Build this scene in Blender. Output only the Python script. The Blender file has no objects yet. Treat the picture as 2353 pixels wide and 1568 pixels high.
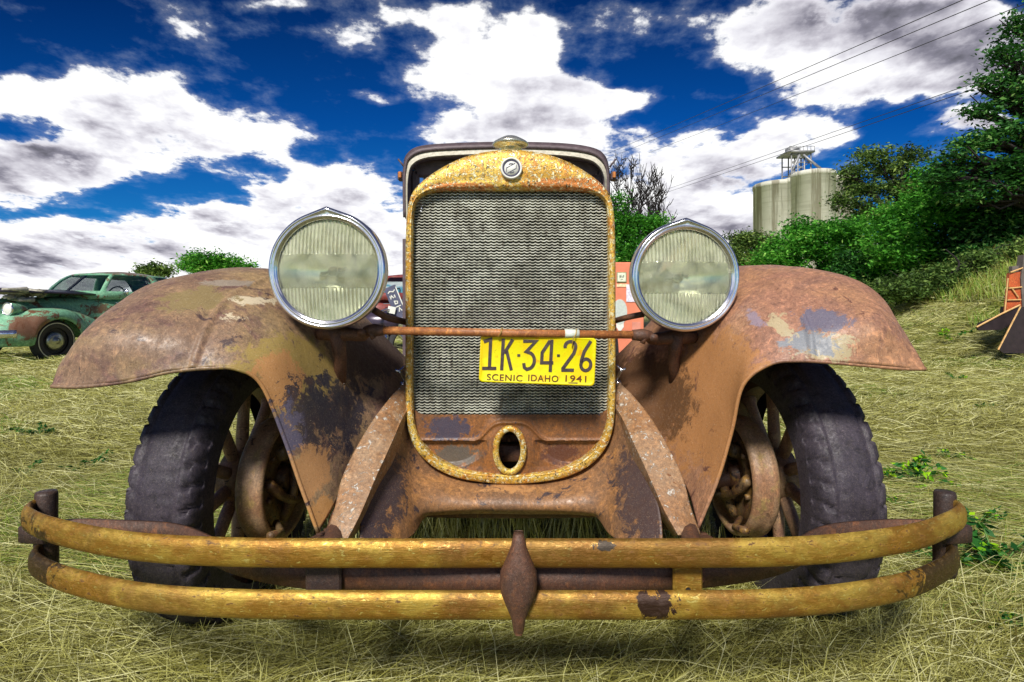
import bpy, math, random
import numpy as np
from mathutils import Vector, Matrix, noise as mnoise
C = bpy.context.scene.collection
sc = bpy.context.scene
F = 1300.0; CX = 1176.5; HY = 720.0; H = 0.77
R = math.radians
# ------------------------------------------------------------------ camera
cam_d = bpy.data.cameras.new('camera'); cam = bpy.data.objects.new('camera', cam_d); C.objects.link(cam)
cam.location = (0, 0, H); cam.rotation_euler = (R(90), 0, 0)
cam_d.sensor_width = 36.0; cam_d.lens = 36.0 * F / 2353.0
cam_d.shift_y = (HY - 784.0) / 2353.0
cam_d.clip_start = 0.05; cam_d.clip_end = 5000
sc.camera = cam
# ------------------------------------------------------------------ render look
sc.view_settings.view_transform = 'Standard'; sc.view_settings.look = 'None'
sc.view_settings.exposure = 0.78; sc.view_settings.gamma = 1.0
sc.render.engine = 'CYCLES'
sc.cycles.use_denoising = True
sc.cycles.max_bounces = 10; sc.cycles.transparent_max_bounces = 24
sc.cycles.sample_clamp_indirect = 6
# ------------------------------------------------------------------ node helper
class NT:
    def __init__(s, tree):
        s.t = tree; s.n = tree.nodes; s.l = tree.links
    def node(s, kind, **kw):
        n = s.n.new(kind)
        for k, v in kw.items(): setattr(n, k, v)
        return n
    def put(s, sock, v):
        if v is None: return
        if isinstance(v, bpy.types.NodeSocket): s.l.new(v, sock)
        else:
            try: sock.default_value = v
            except Exception:
                sock.default_value = tuple(v) + (1.0,) if len(v) == 3 else tuple(v)[:3]
    def math(s, op, a, b=0.0, c=None, clamp=False):
        n = s.node('ShaderNodeMath', operation=op, use_clamp=clamp)
        s.put(n.inputs[0], a); s.put(n.inputs[1], b)
        if c is not None: s.put(n.inputs[2], c)
        return n.outputs[0]
    def vm(s, op, a, b=None, c=None, out=0):
        n = s.node('ShaderNodeVectorMath', operation=op)
        s.put(n.inputs[0], a)
        if b is not None: s.put(n.inputs[1], b)
        if c is not None: s.put(n.inputs[2], c)
        return n.outputs[out]
    def length(s, a): return s.vm('LENGTH', a, out=1)
    def noise(s, vec, scale=5, detail=6, rough=.55, dist=0.0, color=False):
        n = s.node('ShaderNodeTexNoise')
        s.put(n.inputs['Vector'], vec); s.put(n.inputs['Scale'], scale); s.put(n.inputs['Detail'], detail)
        s.put(n.inputs['Roughness'], rough); s.put(n.inputs['Distortion'], dist)
        return n.outputs['Color' if color else 'Fac']
    def mr(s, v, a, b, c=0.0, d=1.0, smooth=True):
        n = s.node('ShaderNodeMapRange'); n.interpolation_type = 'SMOOTHSTEP' if smooth else 'LINEAR'
        s.put(n.inputs['Value'], v); s.put(n.inputs['From Min'], a); s.put(n.inputs['From Max'], b)
        s.put(n.inputs['To Min'], c); s.put(n.inputs['To Max'], d)
        return n.outputs['Result']
    def mix(s, f, a, b, mode='MIX'):
        n = s.node('ShaderNodeMix', data_type='RGBA', blend_type=mode)
        s.put(n.inputs[0], f); s.put(n.inputs[6], a); s.put(n.inputs[7], b)
        return n.outputs[2]
    def ramp(s, fac, stops):
        n = s.node('ShaderNodeValToRGB'); r = n.color_ramp
        while len(r.elements) < len(stops): r.elements.new(0.5)
        for e, (p, c) in zip(r.elements, stops):
            e.position = p; e.color = tuple(c) + (1.0,) if len(c) == 3 else c
        s.put(n.inputs[0], fac); return n.outputs[0]
    def sep(s, v):
        n = s.node('ShaderNodeSeparateXYZ'); s.put(n.inputs[0], v); return n.outputs
    def comb(s, x, y, z):
        n = s.node('ShaderNodeCombineXYZ'); s.put(n.inputs[0], x); s.put(n.inputs[1], y); s.put(n.inputs[2], z); return n.outputs[0]
def srgb(r, g, b):
    f = lambda c: (c / 255 / 12.92) if c / 255 <= .04045 else ((c / 255 + .055) / 1.055) ** 2.4
    return (f(r), f(g), f(b), 1.0)
# ------------------------------------------------------------------ world: blue sky with cumulus
SUN = Vector((-0.20, -0.70, 0.69)).normalized()
world = bpy.data.worlds.new('World'); sc.world = world; world.use_nodes = True
w = NT(world.node_tree); w.n.clear()
sky = w.node('ShaderNodeTexSky', sky_type='NISHITA'); sky.sun_disc = False
sky.sun_elevation = math.asin(SUN.z); sky.sun_rotation = math.atan2(SUN.x, SUN.y)
sky.altitude = 900; sky.air_density = 1.0; sky.dust_density = 0.4; sky.ozone_density = 2.5
tc = w.node('ShaderNodeTexCoord'); sx, sy, sz = w.sep(tc.outputs['Generated'])
ay = w.math('MAXIMUM', w.math('ABSOLUTE', sy), 0.06)
U = w.math('DIVIDE', sx, ay); V = w.math('DIVIDE', w.math('MAXIMUM', sz, 0.0), ay)
Puv = w.comb(U, V, 0.0)
wn = w.noise(Puv, 4.5, 4, .55, color=True)
Pw = w.vm('MULTIPLY_ADD', w.vm('SUBTRACT', wn, (.5, .5, .5)), (.16, .09, 0), Puv)
def blobs(lst):
    acc = None
    for (px, py, rx, ry, wt) in lst:
        c = Vector(((px - CX) / F, (HY - py) / F)); r = Vector((rx / F, ry / F))
        v = w.vm('MULTIPLY_ADD', Pw, (1 / r.x, 1 / r.y, 0), (-c.x / r.x, -c.y / r.y, 0))
        f = w.mr(w.length(v), 1.35, 0.15, 0.0, wt)
        acc = f if acc is None else w.math('ADD', acc, f)
    return acc
cl = [(90,215,270,75,.9),(330,265,190,70,.85),(560,315,170,65,.9),(240,360,300,70,.85),(30,400,190,80,.8),(-300,300,300,160,.8),
      (150,555,520,62,.95),(620,530,330,62,.9),(420,470,140,28,.35),(760,425,190,62,.95),(620,455,90,35,.5),(890,560,300,110,.9),
      (1110,110,165,115,.95),(1230,90,110,65,.75),(1190,215,240,75,.95),(1070,300,160,45,.8),(1330,250,130,60,.75),(1430,225,65,38,.6),(1250,320,200,50,.7),(850,228,60,22,.7),
      (650,8,120,30,.75),(810,40,110,60,.38),(1430,30,120,45,.45),(1000,45,120,45,.5),
      (1760,60,170,90,.85),(2010,90,300,120,1.0),(2250,100,200,110,.95),(1950,225,130,38,.7),(2150,190,160,70,.6),
      (1620,345,240,65,.8),(1830,320,130,50,.85),(1560,460,330,95,.95),(1720,560,420,80,.9),(2230,280,120,42,.75),(2100,350,120,20,.4),
      (420,180,120,40,.3),(200,615,560,60,1.0),(0,640,300,60,.9),(300,500,120,26,.5),(520,500,100,26,.5),(260,270,70,30,.3),(-50,560,200,60,.5),(2060,170,120,60,.5),(1850,150,100,60,.4),(560,60,120,40,.25),(980,160,70,60,.35),(870,110,80,30,.3),(1380,120,70,60,.2),(1640,215,70,20,.1),(2700,200,300,200,.6)]
cov = w.math('MINIMUM', blobs(cl), .95)

def plane(du, dv):   # the cloud deck seen in perspective: flatter and finer towards the horizon
    q = w.math('DIVIDE', .78, w.math('ADD', V, .28 + dv)); return w.comb(w.math('MULTIPLY', w.math('ADD', U, du), q), w.math('MULTIPLY', q, 1.15), 0.0)
Pst = plane(0, 0); nz = w.noise(Pst, 7.5, 13, .62, .06)
nz_big = w.noise(Puv, 4.2, 5, .55)
fld = w.math('ADD', cov, w.math('MULTIPLY', w.math('SUBTRACT', nz, .5), 2.3))
fld = w.math('ADD', fld, w.math('MULTIPLY', w.math('SUBTRACT', nz_big, .5), 1.3))
alpha = w.mr(fld, .30, .62)
thin = w.math('MULTIPLY', w.mr(fld, .0, .5), .14)
alpha = w.math('MAXIMUM', alpha, thin)
# light on the cloud tops: compare the field with the field a little higher up
Pup = w.vm('ADD', Puv, (-.010, .034, 0))
nz2 = w.noise(plane(-.01, .030), 7.5, 11, .60, .06)
lo1 = w.noise(Pst, 5.0, 5, .55, .1); lo2 = w.noise(plane(-.02, .065), 5.0, 5, .55, .1)
lit = w.math('MULTIPLY_ADD', w.math('SUBTRACT', nz, nz2), 1.15, .80)
lit = w.math('MULTIPLY_ADD', w.math('SUBTRACT', lo1, lo2), 1.3, lit)

grey = blobs([(1950,20,330,120,.42),(2250,110,330,120,.42),(2050,120,200,50,.15),(180,345,260,60,.26),(0,360,200,70,.36),(150,420,200,35,.2),(30,590,170,60,.42),(330,555,160,40,.2),(1620,400,260,50,.4),(1650,520,260,35,.35),(780,455,110,28,.3),(1270,190,110,30,.3),(1200,270,160,30,.3),(2240,290,120,30,.6),(660,520,160,30,.2)])
core = w.mr(fld, .75, 1.9)
body = w.math('SUBTRACT', lit, w.math('ADD', grey, w.math('MULTIPLY', core, .08)))
edge = w.mr(fld, .42, .95)
shade = w.math('ADD', w.math('MULTIPLY', body, edge), w.math('MULTIPLY', w.math('SUBTRACT', 1.0, edge), w.math('SUBTRACT', .90, w.math('MULTIPLY', grey, .5))), clamp=True)
ccol = w.ramp(shade, [(0.0, (.07, .07, .085)), (.22, (.15, .145, .18)), (.45, (.34, .33, .37)), (.64, (.50, .495, .53)), (.86, (.66, .66, .66))])
lowmul = w.mix(1.0, sky.outputs[0], w.ramp(w.mr(V, 0.0, .62, smooth=False), [(0.0, (.20, .40, .50)), (.22, (.028, .26, .50)), (.55, (.006, .16, .42)), (1.0, (.002, .060, .20))]), 'MULTIPLY')
skyc = lowmul
ccol = w.mix(w.mr(fld, .50, .15), ccol, (.30, .46, .66, 1)); cl10 = w.vm('MULTIPLY', ccol, (10, 10, 10))
mixed = w.mix(alpha, skyc, cl10)
bg = w.node('ShaderNodeBackground'); bg.inputs['Strength'].default_value = 0.1
w.l.new(mixed, bg.inputs['Color'])
wo = w.node('ShaderNodeOutputWorld'); w.l.new(bg.outputs[0], wo.inputs[0])
# ------------------------------------------------------------------ sun
sd = bpy.data.lights.new('sun', 'SUN'); sd.energy = 3.0; sd.angle = R(11); sd.color = (1.0, .955, .88)
so = bpy.data.objects.new('sun', sd); C.objects.link(so)
so.rotation_euler = SUN.to_track_quat('Z', 'Y').to_euler()

# ------------------------------------------------------------------ geometry helpers
def P(px, py, Y): return Vector(((px - CX) / F * Y, Y, H + (HY - py) / F * Y))
def tag(o, label=None, cat=None, group=None, kind=None):
    if label: o['label'] = label
    if cat: o['category'] = cat
    if group: o['group'] = group
    if kind: o['kind'] = kind
    return o
def empty(name, loc=(0, 0, 0), rz=0.0):
    o = bpy.data.objects.new(name, None); C.objects.link(o)
    o.location = loc; o.rotation_euler = (0, 0, rz); o.empty_display_size = .1
    return o
def mesh_obj(name, vf, mat=None, parent=None, smooth=True, world=True):
    v, f = vf
    me = bpy.data.meshes.new(name); me.from_pydata([tuple(p) for p in v], [], f); me.update()
    if smooth: me.shade_smooth()
    o = bpy.data.objects.new(name, me); C.objects.link(o)
    if mat: me.materials.append(mat)
    if parent:
        o.parent = parent
        if world and parent.type == 'EMPTY': o.matrix_parent_inverse = Matrix.Translation(-Vector(parent.location))
    return o
def join(*vfs):
    V_, F_ = [], []
    for v, f in vfs:
        k = len(V_); V_ += list(v); F_ += [tuple(i + k for i in q) for q in f]
    return V_, F_
def xf(vf, M): return [M @ Vector(p) for p in vf[0]], vf[1]
def grid_faces(nu, nv, closed=False):
    f = []
    for i in range(nu - 1):
        for j in range(nv if closed else nv - 1):
            j2 = (j + 1) % nv
            f.append((i * nv + j, i * nv + j2, (i + 1) * nv + j2, (i + 1) * nv + j))
    return f
def cr(pts, n):
    """Catmull-Rom through pts, n samples."""
    pts = [Vector(p) for p in pts]
    e = [pts[0] * 2 - pts[1]] + pts + [pts[-1] * 2 - pts[-2]]
    out = []
    for k in range(n):
        t = k / (n - 1) * (len(pts) - 1); i = min(int(t), len(pts) - 2); t -= i
        a, b, c, d = e[i], e[i + 1], e[i + 2], e[i + 3]
        out.append(.5 * ((2 * b) + (c - a) * t + (2 * a - 5 * b + 4 * c - d) * t * t + (3 * b - a - 3 * c + d) * t ** 3))
    return out
def surf(ctrl, nu, nv):
    cols = [cr(r, nv) for r in ctrl]
    v = [None] * (nu * nv)
    for j in range(nv):
        line = cr([c[j] for c in cols], nu)
        for i in range(nu): v[i * nv + j] = line[i]
    return v, grid_faces(nu, nv)
def tube(pts, r, n=8, cap=True):
    pts = [Vector(p) for p in pts]; m = len(pts)
    rs = r if isinstance(r, (list, tuple)) else [r] * m
    v = []; up = None
    for i, p in enumerate(pts):
        d = (pts[min(i + 1, m - 1)] - pts[max(i - 1, 0)]).normalized()
        if up is None:
            up = d.orthogonal().normalized()
        up = (up - d * up.dot(d)).normalized(); s = d.cross(up)
        for k in range(n):
            a = 2 * math.pi * k / n
            v.append(p + (up * math.cos(a) + s * math.sin(a)) * rs[i])
    f = grid_faces(m, n, True)
    if cap:
        f.append(tuple(range(n))[::-1]); f.append(tuple((m - 1) * n + k for k in range(n)))
    return v, f
def lathe(prof, n=48, axis='Z', loc=(0, 0, 0)):
    """prof: list of (r, h). axis letter gives the direction of h ('-Y' towards camera)."""
    v = []
    for (r, h) in prof:
        for k in range(n):
            a = 2 * math.pi * k / n; c, s = math.cos(a) * r, math.sin(a) * r
            v.append({'Z': Vector((c, s, h)), '-Y': Vector((c, -h, s)), 'X': Vector((h, c, s)), '-X': Vector((-h, -c, s))}[axis] + Vector(loc))
    f = grid_faces(len(prof), n, True)
    return v, f
def box(c, s, rz=0.0, bev=0.0):
    x, y, z = s[0] / 2, s[1] / 2, s[2] / 2; b = min(bev, x * .9, y * .9, z * .9)
    if b <= 0:
        v = [Vector((i * x, j * y, k * z)) for i in (-1, 1) for j in (-1, 1) for k in (-1, 1)]
        f = [(0, 1, 3, 2), (4, 6, 7, 5), (0, 4, 5, 1), (2, 3, 7, 6), (0, 2, 6, 4), (1, 5, 7, 3)]
    else:
        ring = lambda X, Y, Z: [Vector(q + (Z,)) for q in ((-X + b, -Y), (X - b, -Y), (X, -Y + b), (X, Y - b), (X - b, Y), (-X + b, Y), (-X, Y - b), (-X, -Y + b))]
        v = []
        for (dx, Z) in ((b, -z), (0, -z + b), (0, z - b), (b, z)): v += ring(x - dx, y - dx, Z)
        f = grid_faces(4, 8, True) + [tuple(range(8))[::-1], tuple(range(24, 32))]
    M = Matrix.Translation(Vector(c)) @ Matrix.Rotation(rz, 4, 'Z')
    return [M @ p for p in v], f
def sweep(path, prof, up=Vector((0, 0, 1)), cap=True):
    """prof: closed list of (out, up) offsets; out = side direction = path x up."""
    path = [Vector(p) for p in path]; m = len(path); n = len(prof); v = []
    for i, p in enumerate(path):
        d = (path[min(i + 1, m - 1)] - path[max(i - 1, 0)]).normalized(); s = d.cross(up).normalized()
        for (a, b) in prof: v.append(p + s * a + up * b)
    f = grid_faces(m, n, True)
    if cap: f += [tuple(range(n))[::-1], tuple((m - 1) * n + k for k in range(n))]
    return v, f
def solid(o, t, off=0):
    m = o.modifiers.new('solid', 'SOLIDIFY'); m.thickness = t; m.offset = off; return o
def bevel(o, wd, seg=2):
    m = o.modifiers.new('bevel', 'BEVEL'); m.width = wd; m.segments = seg; m.limit_method = 'ANGLE'; return o

# ------------------------------------------------------------------ materials
def new_mat(name):
    m = bpy.data.materials.new(name); m.use_nodes = True
    t = NT(m.node_tree); t.n.clear()
    out = t.node('ShaderNodeOutputMaterial'); b = t.node('ShaderNodeBsdfPrincipled')
    t.l.new(b.outputs[0], out.inputs[0]); t.out = out
    return m, t, b
def plain(name, col, rough=.6, metal=0.0, bump=0.0, scale=40, var=.25):
    m, t, b = new_mat(name); tcn = t.node('ShaderNodeTexCoord'); o = tcn.outputs['Object']
    n = t.noise(o, scale, 6, .6)
    c = t.mix(t.mr(n, .3, .7), tuple(x * (1 - var) for x in col[:3]), tuple(min(1, x * (1 + var)) for x in col[:3]))
    t.put(b.inputs['Base Color'], c); b.inputs['Roughness'].default_value = rough; b.inputs['Metallic'].default_value = metal
    if bump:
        bn = t.node('ShaderNodeBump'); bn.inputs['Strength'].default_value = bump; bn.inputs['Distance'].default_value = .01
        t.put(bn.inputs['Height'], n); t.l.new(bn.outputs[0], b.inputs['Normal'])
    return m
def rusty(name, a, b_, c, dark=None, dark_amt=.60, flake=None, flake_amt=.70, patches=(), rough=.52, metal=0.0, bump=.55, s=1.0, spec=.5, fs=34, ds=13):
    """Weathered sheet metal. a/b/c broad rust tones, dark old paint, flake pale chips.
    patches: (centre, radius vector, colour, raggedness) areas of colour that stay where they are on the panel."""
    m, t, b = new_mat(name); o = t.node('ShaderNodeTexCoord').outputs['Object']
    big = t.noise(o, 5 * s, 5, .6, .4); mid = t.noise(o, 17 * s, 9, .66, .5); fine = t.noise(o, 95 * s, 6, .7); micro = t.noise(o, 420 * s, 3, .6)
    col = t.mix(t.mr(big, .38, .62), a, b_)
    col = t.mix(t.mr(mid, .50, .66), col, c)
    col = t.mix(t.math('MULTIPLY', t.mr(fine, .38, .72), .55), col, t.mix(1.0, col, (.42, .40, .42, 1), 'MULTIPLY'))
    h = t.math('ADD', t.math('MULTIPLY', mid, .6), t.math('MULTIPLY', fine, .35))
    rg = t.noise(o, 30 * s, 12, .78, .5); mott = t.noise(o, 75 * s, 8, .75, .6)
    scr = t.noise(t.vm('MULTIPLY', o, (1, 1, .12)), 150, 6, .65, .4)
    col = t.mix(t.math('MULTIPLY', t.mr(mott, .50, .62), .42), col, t.mix(1.0, col, (2.1, 2.0, 1.85, 1), 'MULTIPLY')); col = t.mix(t.math('MULTIPLY', t.mr(mott, .46, .36), .5), col, t.mix(1.0, col, (.42, .38, .38, 1), 'MULTIPLY'))
    col = t.mix(t.math('MULTIPLY', t.mr(scr, .58, .64), .5), col, t.mix(1.0, col, (1.9, 1.8, 1.65, 1), 'MULTIPLY')); col = t.mix(t.math('MULTIPLY', t.mr(scr, .40, .35), .35), col, (.05, .035, .03, 1))
    for pc in patches:
        ce, ra, pcol = pc[:3]; rag = pc[3] if len(pc) > 3 else 1.6
        v = t.vm('MULTIPLY', t.vm('SUBTRACT', o, ce), (1 / ra[0], 1 / ra[1], 1 / ra[2]))
        f = t.math('ADD', t.math('SUBTRACT', 1.0, t.length(v)), t.math('MULTIPLY', t.math('SUBTRACT', rg, .5), rag * 2))
        br = t.math('MULTIPLY', t.mr(f, .0, .16), t.mr(t.math('ADD', mott, t.math('MULTIPLY', f, .25)), .40, .52, .25, .92)); col = t.mix(br, col, pcol)
    if dark is not None:
        dn = t.noise(o, ds * s, 12, .70, 1.0)
        col = t.mix(t.mr(dn, dark_amt, dark_amt + .05), col, dark)
    if flake is not None:
        fn = t.noise(o, fs * s, 12, .76, .6)
        fm = t.mr(fn, flake_amt, flake_amt + .03); col = t.mix(fm, col, flake)
        h = t.math('ADD', h, t.math('MULTIPLY', fm, .25))
    sp = t.mr(micro, .58, .70); col = t.mix(t.math('MULTIPLY', sp, .22), col, (.75, .62, .45, 1))
    sp2 = t.mr(micro, .40, .30); col = t.mix(t.math('MULTIPLY', sp2, .55), col, (.03, .02, .015, 1))
    t.put(b.inputs['Base Color'], col); b.inputs['Metallic'].default_value = metal
    t.put(b.inputs['Roughness'], t.mr(fine, .3, .7, rough - .18, rough + .16)); b.inputs['Specular IOR Level'].default_value = spec
    bn = t.node('ShaderNodeBump'); bn.inputs['Strength'].default_value = bump; bn.inputs['Distance'].default_value = .004
    t.put(bn.inputs['Height'], h); t.l.new(bn.outputs[0], b.inputs['Normal'])
    return m
# fender colours: brown-violet rust, ochre lichen, blue-black old paint
BLUEBLACK = srgb(46, 44, 58); PALE = srgb(205, 190, 160); GREYB = srgb(120, 125, 135)
M_FEND_L = rusty('rust_brown_fender', srgb(136, 108, 86), srgb(156, 130, 94), srgb(116, 88, 78), flake=PALE, flake_amt=.655, s=.9, dark=srgb(78, 60, 58), dark_amt=.60,
    patches=[(P(700, 860, 1.2), (.17, .2, .10), srgb(160, 136, 74), 1.0), (P(640, 880, 1.16), (.06, .1, .07), srgb(184, 132, 82), 1.2),
             (P(720, 960, 1.22), (.085, .12, .085), BLUEBLACK, 2.6), (P(660, 1000, 1.18), (.03, .08, .07), srgb(96, 90, 110), 2.4), (P(790, 930, 1.3), (.06, .14, .11), BLUEBLACK, 2.4),
             (P(705, 1090, 1.2), (.05, .1, .06), srgb(186, 138, 90), 1.6), (P(575, 690, 1.25), (.05, .09, .010), PALE, 2.6), (P(520, 650, 1.28), (.05, .09, .008), srgb(150, 136, 120), 2.4), (P(470, 800, 1.15), (.035, .05, .008), PALE, 1.4), (P(545, 735, 1.2), (.03, .03, .012), PALE, 1.8),
             (P(860, 800, 1.6), (.12, .3, .09), srgb(70, 56, 50), .8), (P(450, 690, 1.2), (.06, .1, .03), srgb(136, 118, 78), 2.4), (P(735, 1180, 1.18), (.03, .08, .03), srgb(190, 140, 84), 1.2)])
M_FEND_R = rusty('rust_red_fender', srgb(158, 114, 92), srgb(168, 124, 92), srgb(142, 104, 86), flake=PALE, flake_amt=.67, s=.9, dark=srgb(104, 70, 58), dark_amt=.60,
    patches=[(P(1590, 900, 1.25), (.15, .25, .20), srgb(172, 120, 72), .9), (P(1480, 900, 1.5), (.10, .3, .12), srgb(96, 66, 42), .8),
             (P(1880, 795, 1.15), (.06, .12, .030), srgb(170, 156, 120), 2.4), (P(1860, 788, 1.15), (.05, .1, .024), GREYB, 2.4), (P(1900, 735, 1.15), (.045, .1, .026), srgb(100, 98, 116), 1.8), (P(1795, 748, 1.2), (.02, .12, .028), srgb(176, 160, 126), 2.0),
             (P(1625, 880, 1.2), (.03, .09, .06), BLUEBLACK, 2.0), (P(1590, 960, 1.2), (.022, .09, .05), BLUEBLACK, 2.0), (P(1602, 1020, 1.2), (.034, .08, .035), BLUEBLACK, 1.6), (P(1660, 800, 1.2), (.022, .09, .05), GREYB, 1.6), (P(1745, 725, 1.22), (.014, .09, .026), srgb(140, 124, 138), 2.0)])
M_APRON = rusty('rust_dark_apron', srgb(144, 104, 68), srgb(122, 90, 64), srgb(162, 116, 70), dark=srgb(58, 48, 54), dark_amt=.575, flake=srgb(190, 160, 110), flake_amt=.75, s=1.1,
    patches=[(P(850, 1130, 1.22), (.075, .2, .12), srgb(56, 48, 56), 1.6), (P(1480, 1130, 1.22), (.05, .2, .13), srgb(66, 52, 54), 2.0), (P(1172, 1135, 1.36), (.16, .1, .015), srgb(180, 132, 84), .9)])
M_STRIP = rusty('flaking_frame_paint', srgb(156, 124, 94), srgb(146, 106, 70), srgb(166, 136, 106), flake=srgb(205, 198, 186), flake_amt=.565, dark=srgb(120, 80, 50), dark_amt=.62, s=1.4, bump=.8, fs=44)
M_GOLD = rusty('corroded_brass_shell', srgb(224, 190, 84), srgb(206, 158, 56), srgb(204, 136, 54), dark=srgb(62, 50, 22), dark_amt=.55, flake=srgb(244, 238, 196), flake_amt=.53, fs=50, ds=48, s=2.2, rough=.45, metal=.35, bump=.7, spec=.5,
    patches=[(P(1320, 428, 1.45), (.14, .1, .020), srgb(196, 116, 52), 1.0), (P(1060, 432, 1.45), (.10, .1, .012), srgb(196, 116, 52), 1.2)])
M_PAN = rusty('rust_pan', srgb(122, 78, 42), srgb(140, 90, 44), srgb(104, 72, 48), dark=srgb(62, 54, 62), dark_amt=.60, flake=srgb(200, 160, 90), flake_amt=.66, s=2.0,
    patches=[(P(1030, 985, 1.45), (.06, .1, .035), srgb(62, 58, 76), 1.8), (P(1045, 1050, 1.45), (.06, .1, .03), srgb(84, 78, 70), 1.6), (P(1290, 1045, 1.45), (.05, .1, .03), srgb(82, 44, 28), 1.6)])
def bumper_mat():
    m, t, b = new_mat('tarnished_bumper'); o = t.node('ShaderNodeTexCoord').outputs['Object']
    st = t.vm('MULTIPLY', o, (1, 1, 2.2)); n1 = t.noise(st, 9, 9, .68, .4); n2 = t.noise(st, 60, 8, .72, .6); n3 = t.noise(t.vm('MULTIPLY', o, (.35, 1, 3)), 120, 5, .6)
    col = t.mix(t.mr(n1, .36, .60), srgb(184, 154, 66), srgb(152, 110, 38))
    col = t.mix(t.mr(n2, .585, .64), col, srgb(96, 66, 28)); col = t.mix(t.mr(n2, .42, .34), col, srgb(214, 196, 112))
    n4 = t.noise(o, 5, 6, .6, .5); col = t.mix(t.math('MULTIPLY', t.mr(n4, .44, .60), .7), col, srgb(122, 82, 38))
    col = t.mix(t.math('MULTIPLY', t.mr(n3, .58, .70), .6), col, srgb(110, 84, 30))
    rg = t.noise(o, 34, 10, .72, .8)
    for ce, ra, pc in [(P(1505, 1385, .92), (.034, .1, .022), srgb(64, 44, 34)), (P(1475, 1365, .92), (.014, .1, .01), srgb(64, 44, 34)), (P(1390, 1250, .92), (.018, .1, .008), srgb(70, 60, 50)), (P(1120, 1270, .92), (.012, .1, .012), srgb(130, 88, 22)), (P(60, 1280, 1.06), (.10, .3, .08), srgb(74, 56, 30)), (P(2150, 1300, 1.06), (.12, .3, .06), srgb(78, 60, 30))]:
        v = t.vm('MULTIPLY', t.vm('SUBTRACT', o, ce), (1 / ra[0], 1 / ra[1], 1 / ra[2]))
        f = t.math('ADD', t.math('SUBTRACT', 1.0, t.length(v)), t.math('MULTIPLY', t.math('SUBTRACT', rg, .5), 3.4))
        col = t.mix(t.mr(f, .02, .12), col, pc)
    t.put(b.inputs['Base Color'], col); t.put(b.inputs['Metallic'], t.mr(n2, .62, .52, .1, .55))
    t.put(b.inputs['Roughness'], t.mr(n2, .35, .65, .34, .62))
    bn = t.node('ShaderNodeBump'); bn.inputs['Strength'].default_value = .45; bn.inputs['Distance'].default_value = .002
    t.put(bn.inputs['Height'], t.math('ADD', n2, n3)); t.l.new(bn.outputs[0], b.inputs['Normal'])
    return m
M_BUMP = bumper_mat()
M_IRON = rusty('dark_iron', srgb(92, 60, 44), srgb(74, 50, 40), srgb(110, 70, 44), s=2.5, rough=.6)
M_IRON2 = rusty('black_iron', srgb(52, 38, 34), srgb(64, 46, 38), srgb(44, 34, 34), s=2.5, rough=.55)
M_ROD = rusty('rust_rod', srgb(176, 112, 60), srgb(150, 92, 50), srgb(190, 128, 70), s=3, dark=srgb(90, 56, 36), dark_amt=.64, rough=.5)
M_WOOD = rusty('spoke_wood', srgb(176, 144, 114), srgb(154, 114, 90), srgb(188, 152, 112), s=3, dark=srgb(60, 34, 28), dark_amt=.6)
M_DRUM = rusty('drum_rust', srgb(168, 138, 108), srgb(146, 108, 80), srgb(156, 130, 84), s=2, dark=srgb(52, 30, 24), dark_amt=.60)
M_DRUMIN = rusty('drum_inner_rust', srgb(112, 92, 62), srgb(88, 56, 38), srgb(136, 102, 44), s=3, dark=srgb(34, 20, 18), dark_amt=.55)
M_TYRE = rusty('old_tyre', srgb(52, 47, 56), srgb(64, 58, 68), srgb(44, 40, 47), s=2, flake=srgb(120, 114, 114), flake_amt=.75, rough=.62, bump=.35, spec=.35)
M_CHROME = plain('worn_chrome', (.78, .77, .80), .16, .95, .05, 60, .06)
M_NICKEL = plain('dull_nickel', (.74, .72, .60), .26, .8, .15, 90, .12)
M_BODY = plain('violet_brown_body', srgb(92, 78, 82)[:3], .55, .1, .3, 30, .22)
M_CREAM = plain('cream_trim', srgb(196, 190, 172)[:3], .6, 0, .2, 50, .2)
M_BLACK = plain('black_inside', (.012, .011, .010), .9, 0, 0, 20, .2)
M_WIRE = plain('old_wire', srgb(190, 160, 90)[:3], .45, .5, 0, 50, .3)
M_TAPE = plain('white_tape', srgb(215, 222, 210)[:3], .5, 0, .2, 80, .12)
M_WHITE = plain('white_enamel', srgb(228, 228, 220)[:3], .4, 0, .1, 60, .08)
def fin_mat():
    m, t, b = new_mat('radiator_fins'); o = t.node('ShaderNodeTexCoord').outputs['Object']
    n = t.noise(o, 14, 6, .6, .6); n2 = t.noise(t.vm('MULTIPLY', o, (1, 1, .3)), 60, 5, .6)
    col = t.mix(t.mr(n, .36, .64), srgb(220, 220, 204), srgb(176, 174, 158)); col = t.mix(t.mr(n2, .54, .70), col, srgb(130, 124, 110))
    t.put(b.inputs['Base Color'], col); b.inputs['Metallic'].default_value = .2; b.inputs['Roughness'].default_value = .45
    return m
M_FIN = fin_mat()

# ================================================================== THE OLD CAR
CAR = tag(empty('antique_car', (0, 1.5, 0)), 'rusted antique car seen head on with brass radiator shell, two round headlights and yellow plate', 'car')
def part(name, vf, mat, parent=CAR, smooth=True): return mesh_obj(name, vf, mat, parent, smooth)

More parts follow.
